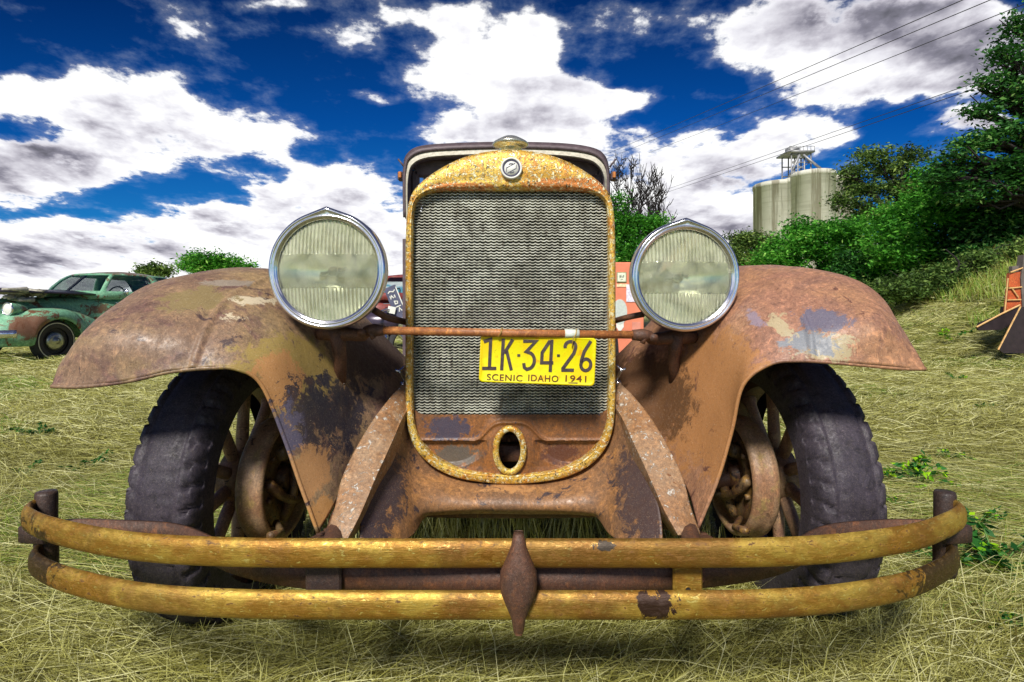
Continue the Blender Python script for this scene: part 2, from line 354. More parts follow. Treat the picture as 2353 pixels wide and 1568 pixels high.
# ---- fenders -------------------------------------------------------
FL = [  # rows front -> back, columns outer edge -> frame
 [P(118,888,1.08), P(185,889,1.075), P(290,877,1.075), P(390,855,1.085), P(480,846,1.10), P(545,849,1.115), P(600,884,1.14), P(650,1000,1.165), P(690,1115,1.18), P(730,1224,1.19)],
 [P(150,822,1.12), P(196,770,1.10), P(290,770,1.09), P(395,775,1.105), P(485,778,1.13), P(560,785,1.15), P(632,835,1.17), P(690,940,1.20), P(735,1050,1.23), P(772,1150,1.24)],
 [(-.878,1.22,.745), P(272,697,1.22), P(335,690,1.185), P(420,700,1.18), P(505,708,1.20), P(590,722,1.22), P(668,780,1.245), P(738,890,1.28), P(785,985,1.315), P(818,1070,1.33)],
 [(-.872,1.34,.795), P(360,650,1.33), P(420,636,1.30), P(485,640,1.30), P(560,652,1.31), P(640,680,1.33), P(712,745,1.35), P(785,850,1.38), P(830,930,1.42), P(868,985,1.43)],
 [(-.868,1.52,.82), (-.83,1.50,.86), P(530,622,1.49), P(590,619,1.48), P(650,625,1.48), P(720,650,1.50), P(778,710,1.51), P(835,790,1.54), P(882,855,1.55), P(925,905,1.56)],
 [(-.868,1.75,.77), (-.83,1.75,.83), (-.76,1.75,.855), (-.68,1.75,.865), (-.61,1.75,.855), (-.545,1.75,.83), (-.49,1.75,.785), (-.42,1.75,.72), (-.36,1.75,.66), (-.31,1.75,.60)],
 [(-.868,2.0,.64), (-.83,2.0,.71), (-.76,2.0,.74), (-.68,2.0,.75), (-.61,2.0,.745), (-.545,2.0,.73), (-.49,2.0,.70), (-.45,2.0,.64), (-.40,2.0,.60), (-.33,2.0,.58)],
 [(-.868,2.3,.44), (-.83,2.3,.47), (-.76,2.3,.49), (-.68,2.3,.50), (-.61,2.3,.50), (-.545,2.3,.50), (-.49,2.3,.49), (-.47,2.3,.48), (-.44,2.3,.47), (-.40,2.3,.46)],
]
def to_right(p):
    p = Vector(p); a = abs(p.x); s = min(1, max(0, (a - .42) / .45))
    fr = min(1, max(0, (1.35 - p.y) / .2))
    x = a * (1 - .035 * s) + .012 * (1 - s)
    return Vector((x, p.y + .045, p.z + .012 + .012 * s * fr))
FRt = [[to_right(p) for p in row] for row in FL]
FRt[0][0] = P(2126,848,1.13); FRt[0][1] = P(2070,847,1.12); FRt[0][2] = P(1990,840,1.12); FRt[0][3] = P(1910,833,1.125); FRt[0][4] = P(1835,829,1.14); FRt[0][5] = P(1770,837,1.155)
FRt[0][6] = P(1708,885,1.17); FRt[0][7] = P(1682,990,1.185); FRt[0][8] = P(1650,1100,1.19); FRt[0][9] = P(1604,1214,1.20)
FRt[1][0] = P(2096,795,1.16); FRt[1][1] = P(2052,752,1.15)
def crease(vf, nu, nv, a0, a1, amp):
    v, f = vf; v = list(v)
    for i in range(nu):
        t = i / (nu - 1)
        if t > .62: continue
        jc = (a0 + (a1 - a0) * t / .62) * (nv - 1)
        for j in range(nv):
            d = (j - jc) / 1.5
            if abs(d) < 6: v[i * nv + j] = v[i * nv + j] + Vector((0, -.6, .8)) * amp * (math.exp(-d * d) - .45 * math.exp(-(d / 3.2) ** 2)) * min(1, (.62 - t) * 8)
    return v, f
def dents(vf, seed, amp):
    v = []
    for p in vf[0]:
        q = Vector(p); n = mnoise.noise(Vector((q.x * 7 + seed, q.y * 7, q.z * 7))) * amp + mnoise.noise(Vector((q.x * 22 + seed, q.y * 22, q.z * 22))) * amp * .25
        v.append(q + Vector((0, -.5, .8)) * n)
    return v, vf[1]
for ctrl, mat, seed, lab in ((FL, M_FEND_L, 3, 'brown dented fender with ochre and blue-black patches'), (FRt, M_FEND_R, 9, 'reddish fender with grey paint scabs on its crown')):
    o = part('fender', dents(crease(surf(ctrl, 110, 150), 110, 150, .395, .50, .006), seed, .006), mat); o['label'] = lab
    solid(o, .004, 0)
    lip = cr([Vector(p) + Vector((0, .001, 0)) for p in ctrl[0]], 70)
    mesh_obj('lip_bead', tube(lip, .0042, 8), mat, o)
# ---- frame strips and apron ---------------------------------------------
def mirr(p): return Vector((-p[0], p[1], p[2]))
ST = [
 [P(930,880,1.480), P(936,900,1.470), P(940,930,1.463), P(941,942,1.466), P(942,985,1.50)],
 [P(893,918,1.425), P(905,935,1.412), P(920,962,1.403), P(924,968,1.408), P(926,1010,1.45)],
 [P(846,982,1.345), P(862,996,1.330), P(893,1020,1.318), P(899,1026,1.325), P(904,1070,1.37)],
 [P(790,1088,1.250), P(810,1098,1.236), P(852,1110,1.228), P(860,1114,1.234), P(866,1140,1.28)],
 [P(768,1170,1.190), P(790,1176,1.178), P(822,1182,1.172), P(830,1184,1.178), P(836,1200,1.22)],
 [P(745,1236,1.160), P(765,1237,1.148), P(793,1238,1.142), P(801,1239,1.148), P(808,1242,1.19)],
]
for sg in (0, 1):
    ctrl = ST if not sg else [[mirr(p) + Vector((.002 * i * .6, .01, .003)) for p in row] for i, row in enumerate(ST)]
    o = part('frame_rail', dents(surf(ctrl, 60, 24), 5, .003), M_STRIP); solid(o, .004, -1 if sg else 1)
AP = [  # columns centre -> outer; rows top -> bottom
 [P(1174,1106,1.475), P(1174,1122,1.43), P(1174,1145,1.395), P(1174,1168,1.385), P(1174,1180,1.41)],
 [P(1085,1100,1.475), P(1085,1120,1.43), P(1085,1145,1.395), P(1085,1168,1.385), P(1085,1180,1.41)],
 [P(1010,1076,1.475), P(1008,1106,1.43), P(1005,1140,1.385), P(1004,1172,1.375), P(1006,1183,1.40)],
 [P(965,1035,1.475), P(958,1085,1.42), P(955,1140,1.36), P(965,1178,1.345), P(975,1190,1.37)],
 [P(943,990,1.475), P(928,1060,1.40), P(920,1130,1.32), P(930,1205,1.28), P(946,1230,1.29)],
 [P(936,950,1.47), P(905,1040,1.38), P(885,1120,1.29), P(880,1200,1.235), P(890,1265,1.21)],
 [P(930,920,1.46), P(885,1020,1.36), P(852,1110,1.265), P(830,1190,1.20), P(825,1290,1.165)],
]
apv = surf(AP, 60, 36)
left = (apv[0], apv[1]); right = ([mirr(p) + Vector((-.004, 0, 0)) for p in apv[0]], [q[::-1] for q in apv[1]])
left[0][:36] = [Vector((0, p.y, p.z)) for p in left[0][:36]]; right[0][:36] = [Vector((0, p.y, p.z)) for p in right[0][:36]]
o = part('apron', dents(join(left, right), 2, .004), M_APRON)
import bmesh
bm_ = bmesh.new(); bm_.from_mesh(o.data); bmesh.ops.remove_doubles(bm_, verts=bm_.verts, dist=.0002); bmesh.ops.recalc_face_normals(bm_, faces=bm_.faces); bm_.to_mesh(o.data); bm_.free(); solid(o, .004, 0)
# dark crossmember and axle seen under the apron
part('crossmember', box((0, 1.66, .36), (.74, .10, .09), 0, .012), M_IRON2)
ax = tube(cr([(-.60, 1.52, .33), (-.42, 1.52, .30), (-.3, 1.52, .25), (.3, 1.52, .25), (.42, 1.52, .30), (.60, 1.52, .33)], 30), .024, 10)
part('front_axle', ax, M_IRON)
part('tie_rod', tube([(-.55, 1.68, .27), (.55, 1.68, .27)], .012, 8), M_IRON2)
for sx_ in (-1, 1):
    part('leaf_spring', join(*[sweep(cr([(sx_ * .40, 1.17 + k * .05, .30 - k * .008), (sx_ * .41, 1.5, .24 - k * .008), (sx_ * .41, 1.95 - k * .06, .32 - k * .008)], 16), [(-.022, -.003), (.022, -.003), (.022, .003), (-.022, .003)]) for k in range(5)]), M_IRON, smooth=False)

# ---- wheels -------------------------------------------------------------
def tyre_mesh(r=.342, wd=.158, na=276):
    half = wd / 2
    prof = []
    ns = 44
    for k in range(ns):  # from inner bead round the tread to the other bead
        a = math.pi * (k / (ns - 1)) ; c = math.cos(a); s = math.sin(a)
        ex = half * (abs(c) ** .42) * (1 if c > 0 else -1); ez = (s ** .55) if s > 0 else 0
        prof.append((r - .084 + ez * .084 - .006 * (abs(c) ** 6), ex))
    v = []
    for i in range(na):
        a = 2 * math.pi * i / na
        for (rr, x) in prof:
            e = abs(x) / half; ph = a * 45 / (2 * math.pi)
            d = 0.0
            if rr > r - .045 and e > .58:      # shoulder lugs with notches between
                fr = (ph + (e - .6) * .9) % 1.0
                if fr < .24: d = -.013 * min(1, (e - .58) / .14)
                rr2 = rr + d
            elif rr > r - .03:
                d = -.006 if (abs(e - .52) < .05) else 0.0
                fr = (ph * 1.0 + e * 1.7) % 1.0
                if .30 < e < .52 and fr < .16: d = -.007
                rr2 = rr + d
            else: rr2 = rr
            rr2 += .0010 * mnoise.noise(Vector((math.cos(a) * 5, math.sin(a) * 5, x * 20)))
            v.append(Vector((x, math.cos(a) * rr2, math.sin(a) * rr2)))
    return v, grid_faces(na, ns) + [((na - 1) * ns + j, (na - 1) * ns + j + 1, j + 1, j) for j in range(ns - 1)]
ZH = .335
def wheel(sg, cx_, cy_, yaw):
    M = Matrix.Translation((cx_, cy_, ZH)) @ Matrix.Rotation(yaw, 4, 'Z')
    M = M @ (Matrix.Identity(4) if sg > 0 else Matrix.Scale(-1, 4, (1, 0, 0)))
    T = lambda vf: xf(vf, M)                      # local +x = outboard
    rim = lathe([(.236, -.028), (.256, -.040), (.264, -.048), (.266, -.040), (.250, -.03), (.250, .03), (.266, .040), (.264, .048), (.256, .040), (.236, .028), (.236, -.028)], 72, 'X')
    wroot = part('wheel', T(rim), M_IRON)
    mesh_obj('tyre', T(tyre_mesh()), M_TYRE, wroot)
    for k in range(10):
        a = 2 * math.pi * (k + .35) / 10; ca, sa = math.cos(a), math.sin(a)
        pts = [Vector((-.002, ca * q, sa * q)) for q in (.055, .10, .17, .215, .242)]
        mesh_obj('spoke', T(tube(pts, [.015, .0165, .015, .016, .024], 10)), M_WOOD, wroot)
    hub = lathe([(0, .10), (.028, .10), (.036, .09), (.038, .05), (.062, .03), (.072, .024), (.072, -.024), (.05, -.03), (.04, -.05), (0, -.05)], 40, 'X')
    mesh_obj('hub', T(hub), M_DRUM, wroot)
    drum = lathe([(r_, h_ - .035) for r_, h_ in [(.10, -.028), (.148, -.034), (.156, -.042), (.158, -.056), (.152, -.066), (.155, -.078), (.153, -.096), (.144, -.102), (.136, -.098), (.134, -.080), (.128, -.074), (.02, -.066), (0, -.066)]], 64, 'X')
    mesh_obj('brake_drum', T(drum), M_DRUM, wroot)
    bits = [lathe([(0, -.105), (.030, -.105), (.034, -.10), (.036, -.07)], 24, 'X'), lathe([(.122, -.075), (.120, -.086), (.085, -.090), (.05, -.086), (.04, -.07)], 48, 'X'),
            tube(cr([(-.095, -.11, .02), (-.112, -.06, -.03), (-.118, .0, -.055), (-.110, .05, -.045)], 14), [.014] * 4 + [.011] * 6 + [.016] * 4, 8), tube(cr([(-.09, -.02, -.10), (-.115, -.01, -.03), (-.115, 0, .04), (-.09, .01, .10)], 14), .013, 8),
            xf(box((0, 0, 0), (.03, .05, .035), 0, .006), Matrix.Translation((-.10, -.03, .075))), tube([(-.10, -.075, -.09), (-.13, -.11, -.10), (-.13, -.17, -.085)], .009, 8)]
    for k in range(6):
        a = k * 1.047 + .3; bits.append(lathe([(0, -.098), (.007, -.098), (.008, -.094), (.008, -.088)], 8, 'X', (0, math.cos(a) * .10, math.sin(a) * .10)))
    mesh_obj('backing_plate', T(xf(join(*bits), Matrix.Translation((-.035, 0, 0)))), M_DRUMIN, wroot)
    return wroot
wheel(-1, -.722, 1.50, R(-3))
wheel(1, .716, 1.53, R(3))

# ---- radiator shell -----------------------------------------------------
YR = 1.45
def loop_pts(pts, n): # closed Catmull
    pts = [Vector(p) for p in pts]; m = len(pts); out = []
    for k in range(n):
        t = k / n * m; i = int(t) % m; t -= int(t)
        a, b, c, d = pts[(i - 1) % m], pts[i], pts[(i + 1) % m], pts[(i + 2) % m]
        out.append(.5 * ((2 * b) + (c - a) * t + (2 * a - 5 * b + 4 * c - d) * t * t + (3 * b - a - 3 * c + d) * t ** 3))
    return out
half_out = [(1173,344),(1120,348),(1065,362),(1015,386),(970,418),(946,448),(936,490),(933,540),(932,620),(932,700),(932,780),(932,860),(933,930),(938,985),(955,1030),(990,1068),(1040,1094),(1100,1107),(1173,1112)]
half_in = [(1173,437),(1120,437),(1065,437),(1020,438),(985,443),(960,458),(950,485),(948,540),(947,620),(947,700),(947,780),(947,860),(949,925),(954,975),(970,1015),(1002,1050),(1050,1074),(1105,1085),(1173,1088)]
def full(h): return h + [(2 * 1173 - x, y) for (x, y) in h[-2:0:-1]]
NL = 288
Lo = loop_pts([(x, y, 0) for x, y in full(half_out)], NL); Li = loop_pts([(x, y, 0) for x, y in full(half_in)], NL)
sec = [(0.0, .16), (0.0, .02), (.0, .006), (.02, -.004), (.10, -.010), (.22, -.013), (.45, -.015), (.68, -.015), (.82, -.013), (.90, -.015), (.95, -.011), (1.0, -.002), (1.0, .03)]
v = []
for i in range(NL):
    wd = (Lo[i] - Li[i]).length
    for (t, dy) in sec:
        q = Lo[i].lerp(Li[i], t); sc_ = 1.0 if wd < 35 else 1.0
        lean = (720 - q.y) * .0  # vertical shell
        v.append(P(q.x, q.y, YR) + Vector((0, dy * sc_, 0)))
f = []
ns = len(sec)
for i in range(NL):
    i2 = (i + 1) % NL
    for j in range(ns - 1): f.append((i * ns + j, i * ns + j + 1, i2 * ns + j + 1, i2 * ns + j))
SHELL = part('radiator_shell', (v, f), M_GOLD)
# inner bead line
mesh_obj('inner_bead', (lambda L: tube(L + [L[0]], .0035, 8, False))([P(q.x, q.y, YR - .006) for q in [Lo[i].lerp(Li[i], .80) for i in range(NL)]]), M_GOLD, SHELL)
# ---- core: wavy fins ------------------------------------------------------
fv, ff = [], []
x0, x1 = P(938, 0, YR + .02).x, P(1408, 0, YR + .02).x
nrow = 80; nx = 37 * 6
rng = random.Random(4)
zt, zb = P(0, 430, YR).z, P(0, 965, YR).z
for r_ in range(nrow):
    z0 = zt + (zb - zt) * r_ / (nrow - 1); base = len(fv)
    wob = rng.uniform(-.0004, .0004)
    pyr = HY - (z0 - H) / YR * F; xh = P(1173 + 235 - (max(0, 490 - pyr) / 50) ** 2 * 42 - (max(0, pyr - 925) / 40) ** 2 * 12, 0, YR).x
    for i in range(nx + 1):
        x = x0 + (x1 - x0) * i / nx; x = min(xh, max(-xh - .006, x)); ph = 2 * math.pi * i / 6
        z = z0 + .0016 * (max(0, math.cos(ph)) * 1.7 - .5) + wob + .0009 * mnoise.noise(Vector((x * 22, z0 * 60, 0)))
        th = .0012 + .0005 * mnoise.noise(Vector((x * 60, z0 * 90, 5)))
        dy = .0025 * mnoise.noise(Vector((x * 14, z0 * 30, 8)))
        fv += [Vector((x, YR + .016 + dy, z + th)), Vector((x, YR + .016 + dy, z - th)), Vector((x, YR + .040, z + th)), Vector((x, YR + .040, z - th))]
    for i in range(nx):
        a = base + i * 4; b = a + 4
        ff += [(a, a + 1, b + 1, b), (a, b, b + 2, a + 2), (a + 1, a + 3, b + 3, b + 1)]
CORE = mesh_obj('radiator_core', (fv, ff), M_FIN, SHELL, smooth=False)
mesh_obj('core_tubes_backing', join(box(((x0 + x1) / 2, YR + .052, (zt + zb) / 2 - .03), (x1 - x0 - .01, .01, zt - zb - .05)), box(((x0 + x1) / 2, YR + .054, zt - .03), (x1 - x0 - .075, .01, .06)), *[box((x0 + (x1 - x0) * (i + .5) / 37, YR + .032, (zt + zb) / 2 - .02), (.0022, .012, zt - zb - .05)) for i in range(1, 36)]), M_BLACK, SHELL, smooth=False)  # tubes plus black sheets that paint the shade in the gaps between fins
# ---- lower pan with pressed relief -----------------------------------------
def pan_y(px):
    e = abs(px - 1173) / 228.0
    return 1096 - 12 * e ** 2 - 96 * max(0, e) ** 7
NV, NU = 90, 200
v = []
def band(d, wd_): return math.exp(-(d / wd_) ** 2)
for i in range(NU):
    px = 942 + (1404 - 942) * i / (NU - 1); e = abs(px - 1173)
    top = 954 - 22 * max(0, (e - 195) / 36) ** 2; bot = max(pan_y(px), top + 12)
    for j in range(NV):
        py = top + (bot - top) * j / (NV - 1)
        d = .004
        # horizontal crease that dips into the recessed wings
        crease = 1016 - 46 * math.exp(-((e - 0) / 62) ** 4)
        wing_x = e - 140
        wing = (wing_x / 88) ** 2 + ((py - 1018) / 58) ** 2 if py > 1014 else 9
        if wing < 1: d += .010 * min(1, (1 - wing) * 3)
        d -= .006 * band(py - crease, 5) * (1 if e < 215 else 0)
        ov = math.hypot((px - 1171) / 44, (py - 1036) / 60)
        d -= .010 * max(0, 1 - max(0, ov - 1) * 1.6)
        d -= .004 * max(0, (py - top - (bot - top) * .85) / ((bot - top) * .15))
        v.append(P(px, py, YR) + Vector((0, d + .002, 0)))
f = []
for i in range(NU - 1):
    for j in range(NV - 1):
        q = (i * NV + j, i * NV + j + 1, (i + 1) * NV + j + 1, (i + 1) * NV + j)
        c = sum((v[k] for k in q), Vector()) / 4; px = c.x / c.y * F + CX; py = HY - (c.z - H) / c.y * F
        if math.hypot((px - 1171) / 29, (py - 1035) / 46) > 1: f.append(q)
PAN = mesh_obj('lower_pan', (v, f), M_PAN, SHELL)
mesh_obj('crank_hole_ring', (lambda L: tube(L + [L[0]], .0085, 10, False))([P(1171 + 32 * math.cos(a), 1035 + 50 * math.sin(a), YR - .012) for a in np.linspace(0, 2 * math.pi, 49)[:-1]]), M_GOLD, SHELL)
part('crank_guide', join(box((0, YR + .07, P(0, 1056, YR).z), (.12, .02, .045), 0, .004), box((0, YR + .085, P(0, 1022, YR).z), (.12, .02, .022), 0, .004), lathe([(0, .004), (.005, .003), (.006, 0)], 16, '-Y', P(1170, 1011, YR + .05))), M_IRON)
part('pan_backing', box((0, YR + .13, P(0, 1040, YR).z), (.5, .01, .2)), M_BLACK)
# ---- cap and badge ------------------------------------------------------
cp = P(1173, 334, YR + .02)
cap_prof = [(.026, -.022), (.030, -.018), (.030, -.004), (.034, .0), (.044, .002), (.050, .006), (.051, .010), (.048, .013), (.036, .020), (.022, .027), (.010, .030), (0, .031)]
mesh_obj('radiator_cap', lathe([(r * .93, h * 1.0) for r, h in cap_prof], 24, 'Z', cp + Vector((0, .01, -.004))), M_NICKEL, SHELL)
bp = P(1175, 388, YR - .016)
BD = mesh_obj('badge', lathe([(.0, .0055), (.018, .0055), (.0185, .003), (.022, .003), (.0225, .008), (.026, .009), (.0275, .006), (.028, -.004)], 48, '-Y', bp), M_WHITE, SHELL)
navy = plain('badge_enamel', srgb(70, 66, 88)[:3], .3, 0, 0, 50, .1)
ringv = lathe([(.0185, .0065), (.0222, .0065)], 48, '-Y', bp); mesh_obj('badge_ring', ringv, navy, BD)
def strokes(lines, wd_, o, ux, uz, th=.0008, up=(0, -1, 0)):
    """flat ribbons: lines in local (x,z)"""
    vs, fs = [], []; ux = Vector(ux); uz = Vector(uz); nrm = Vector(up)
    for ln in lines:
        w_ = wd_
        if isinstance(ln, tuple) and isinstance(ln[1], (float, int)): ln, w_ = ln
        pts = [Vector((p[0], p[1])) for p in ln]; k = len(vs); m = len(pts)
        for i, p in enumerate(pts):
            d0 = (pts[i] - pts[i - 1]).normalized() if i else None
            d1 = (pts[i + 1] - pts[i]).normalized() if i < m - 1 else None
            d = ((d0 or d1) + (d1 or d0)); d = d.normalized() if d.length > .01 else (d0 or d1)
            n = Vector((-d.y, d.x)); cs = max(.5, abs(n.dot(Vector((-(d1 or d0).y, (d1 or d0).x)))))
            n = n * (w_ / 2 / cs)
            for q in (p + n, p - n):
                b = o + ux * q.x + uz * q.y
                vs.append(b + nrm * th); vs.append(b)
        for i in range(m - 1):
            a = k + i * 4; b = a + 4
            fs += [(a, a + 2, b + 2, b), (a, b, b + 1, a + 1), (a + 2, a + 3, b + 3, b + 2)]
        a = k; b = k + (m - 1) * 4
        fs += [(a, a + 1, a + 3, a + 2), (b, b + 2, b + 3, b + 1)]
    return vs, fs
em = [[(-.0125, -.009), (-.0125, .0005), (.0095, .0125)], [(-.0095, -.0125), (.0125, -.0005), (.0125, .009)]]
em += [([(-.007, .010 - k * .0022), (-.002, .0125 - k * .0022), (.004, .012 - k * .0022)], .0007) for k in range(2)]
em += [([(-.004, -.0125 + k * .0022), (.002, -.0125 + k * .0022), (.007, -.010 + k * .0022)], .0007) for k in range(2)]
mesh_obj('badge_emblem', strokes(em, .0014, bp + Vector((0, -.0056, 0)), (1, 0, 0), (0, 0, 1)), navy, BD, smooth=False)

# ---- hood, cowl, body, windscreen, roof -------------------------------------
def arch(Y, hw, z0, z1, n=40, sharp=2.6):
    out = []
    for k in range(n):
        a = math.pi * k / (n - 1); c, s = math.cos(a), math.sin(a)
        out.append(Vector((hw * abs(c) ** (2 / sharp) * (1 if c > 0 else -1), Y, z0 + (z1 - z0) * abs(s) ** (2 / sharp))))
    return out
rows = [arch(1.60, .262, .62, 1.165), arch(1.9, .30, .62, 1.20), arch(2.4, .37, .60, 1.26), arch(2.95, .47, .58, 1.33), arch(3.22, .555, .55, 1.36)]
o = part('hood', ([p for r in rows for p in r], grid_faces(5, 40)), M_BODY)
YW = 3.30
PW = lambda px, py, dy=0.0: P(px, py, YW + dy)
side = lambda s: [(1165 + s * 238, 1)]
ro = [(928, 500), (927, 430), (928, 385), (936, 356), (965, 338), (1040, 331), (1165, 328), (1290, 331), (1360, 341), (1388, 358), (1398, 388), (1400, 430), (1400, 500)]
ri = [(950, 500), (948, 430), (948, 402), (956, 385), (985, 374), (1050, 370), (1165, 368), (1280, 370), (1345, 376), (1372, 386), (1380, 404), (1381, 430), (1381, 500)]
rm = [(930, 500), (929, 430), (931, 390), (940, 364), (972, 348), (1042, 342), (1165, 339), (1285, 342), (1354, 351), (1382, 366), (1395, 391), (1397, 430), (1397, 500)]
def ribb(a, b, ya, yb, n=60):
    A = cr([PW(x, y, ya) for x, y in a], n); B = cr([PW(x, y, yb) for x, y in b], n)
    return A + B, grid_faces(2, n)
o = part('roof', join(ribb(ro, ro, -.10, 1.9), ribb(ro, rm, -.10, -.13), ribb(rm, rm, -.13, -.07)), M_BODY); solid(o, .01, 0)
o = part('roof_visor', join(ribb(rm, [(x + (7 if x < 1165 else -7), y + 14) for x, y in rm], -.11, -.14), ribb([(x + (7 if x < 1165 else -7), y + 14) for x, y in rm], [(x + (8 if x < 1165 else -8), y + 17) for x, y in rm], -.14, -.10)), M_CREAM)
o = part('visor_lining', ribb([(x + (8 if x < 1165 else -8), y + 17) for x, y in rm], ri, -.10, .02), M_BODY); solid(o, .006, 0)
# windscreen frame: header, posts, sill
fr = [(952, 520), (952, 412), (962, 400), (1165, 394), (1368, 400), (1378, 412), (1378, 520)]
hdr = M_BODY
part('windscreen_frame', join(box((PW(1165, 392).x, YW, PW(0, 388).z), (1.08, .05, .10), 0, .01), box((PW(955, 0).x, YW, 1.35), (.045, .05, .50), 0, .01), box((PW(1376, 0).x, YW, 1.35), (.045, .05, .50), 0, .01), box((0, YW, 1.17), (1.06, .05, .05), 0, .01), box((0, YW, 1.38), (.02, .04, .42), 0, .004)), M_BODY, smooth=False)
def glass_mat(name, tint=(.9, .95, .93), amt=.86, rough=.05):
    m = bpy.data.materials.new(name); m.use_nodes = True; t = NT(m.node_tree); t.n.clear()
    out = t.node('ShaderNodeOutputMaterial'); tr = t.node('ShaderNodeBsdfTransparent'); gl = t.node('ShaderNodeBsdfGlossy'); mx = t.node('ShaderNodeMixShader')
    t.put(tr.inputs[0], tint + (1,)); gl.inputs['Roughness'].default_value = rough
    lw = t.node('ShaderNodeLayerWeight'); lw.inputs[0].default_value = .35
    f = t.math('MULTIPLY_ADD', lw.outputs['Fresnel'], .6, 1 - amt)
    t.l.new(f, mx.inputs[0]); t.l.new(tr.outputs[0], mx.inputs[1]); t.l.new(gl.outputs[0], mx.inputs[2]); t.l.new(mx.outputs[0], out.inputs[0])
    return m
M_GLASS = glass_mat('window_glass')
part('windscreen', box((PW(1165, 0).x, YW + .01, 1.40), (.98, .006, .40)), M_GLASS, smooth=False)
# body sides behind the screen
bl = []
for s, xx in ((-1, PW(933, 0).x), (1, PW(1398, 0).x)):
    bl.append(sweep([(xx * .985, 3.20, .95), (xx * 1.0, 3.6, .95), (xx * 1.02, 5.15, .95)], [(-.01, -.42), (.01, -.42), (.01, .24), (-.01, .24)]))
    bl.append(box((xx, 4.1, 1.45), (.04, .10, .60))); bl.append(box((xx, 5.1, 1.45), (.04, .16, .60)))
bl.append(box((0, 5.18, 1.15), (1.18, .04, .95)))
o = part('body', join(*bl), M_BODY, smooth=False)
part('cowl', box((0, 3.24, .95), (1.10, .04, .50), 0, .01), M_BODY, smooth=False)
for s in (-1, 1): part('running_board', box((s * .68, 3.0, .40), (.30, 1.5, .03)), M_IRON, smooth=False)
for s in (-1, 1):
    part('door_hinge', box((PW(1165 + s * 244, 0).x, YW + .0, PW(0, 406).z), (.030, .05, .050), 0, .005), M_BODY, smooth=False); part('visor_arm', tube([PW(1165 + s * 236, 384, .02), PW(1165 + s * 250, 366, .02)], .006, 6), M_BODY)
    amb = plain('amber_glass' + str(s), srgb(190, 120, 60)[:3], .3); part('amber_marker', box((PW(1165 + s * 244, 0).x, YW - .03, PW(0, 405).z), (.018, .014, .036), 0, .003), amb, smooth=False)
# ---- rear wheels and rear fenders (low behind, glimpsed only) -------------
for s in (-1, 1):
    part('rear_fender', ([Vector((s * x, 4.7 + .48 * math.cos(a), .36 + .46 * math.sin(a))) for x in (.58, .66, .80) for a in np.linspace(.1, 3.0, 24)], grid_faces(3, 24)), M_IRON2)
    rw = part('rear_wheel', lathe([(.20, -.05), (.34, -.06), (.36, 0), (.34, .06), (.20, .05)], 48, 'X', (s * .70, 4.7, .35)), M_TYRE)
    mesh_obj('rear_spokes', join(*[tube([(s * .70, 4.7 + .04 * math.cos(a), .35 + .04 * math.sin(a)), (s * .70, 4.7 + .21 * math.cos(a), .35 + .21 * math.sin(a))], .015, 6) for a in np.linspace(0, 2 * math.pi, 13)[:-1]]), M_WOOD, rw)

# ---- headlights ---------------------------------------------------------
def lens_mat(c):
    m = bpy.data.materials.new('fluted_lens'); m.use_nodes = True; t = NT(m.node_tree); t.n.clear()
    out = t.node('ShaderNodeOutputMaterial'); g = t.node('ShaderNodeBsdfGlass'); tr = t.node('ShaderNodeBsdfDiffuse'); mx = t.node('ShaderNodeMixShader')
    g.inputs['Color'].default_value = (.98, 1.0, .93, 1); g.inputs['Roughness'].default_value = .03; g.inputs['IOR'].default_value = 1.45
    o = t.node('ShaderNodeTexCoord').outputs['Object']; dn = t.noise(o, 30, 6, .6)
    t.put(tr.inputs[0], (.80, .82, .62, 1)); X_, Y_, Z_ = t.sep(t.vm('SUBTRACT', o, tuple(c)))
    wv = t.math('MULTIPLY_ADD', t.math('SINE', t.math('MULTIPLY', X_, 2 * math.pi / .0085)), .5, .5)
    zone = t.math('MAXIMUM', t.mr(Z_, .033, .035), t.mr(Z_, -.039, -.041)); groove = t.math('MULTIPLY', zone, wv)
    grime = t.noise(t.vm('MULTIPLY', o, (1, 1, .5)), 55, 6, .6)
    f_ = t.math('ADD', t.math('MULTIPLY', groove, .24), t.mr(dn, .35, .7, .08, .24)); f_ = t.math('ADD', f_, t.mr(grime, .55, .75, 0, .12))
    t.l.new(f_, mx.inputs[0])
    t.l.new(g.outputs[0], mx.inputs[1]); t.l.new(tr.outputs[0], mx.inputs[2]); t.l.new(mx.outputs[0], out.inputs[0]); return m
M_REFL = plain('tarnished_reflector', (.90, .89, .76), .16, .9, .03, 30, .08)
M_SOCK = plain('lamp_socket', srgb(140, 132, 100)[:3], .4, .6, 0, 60, .2)
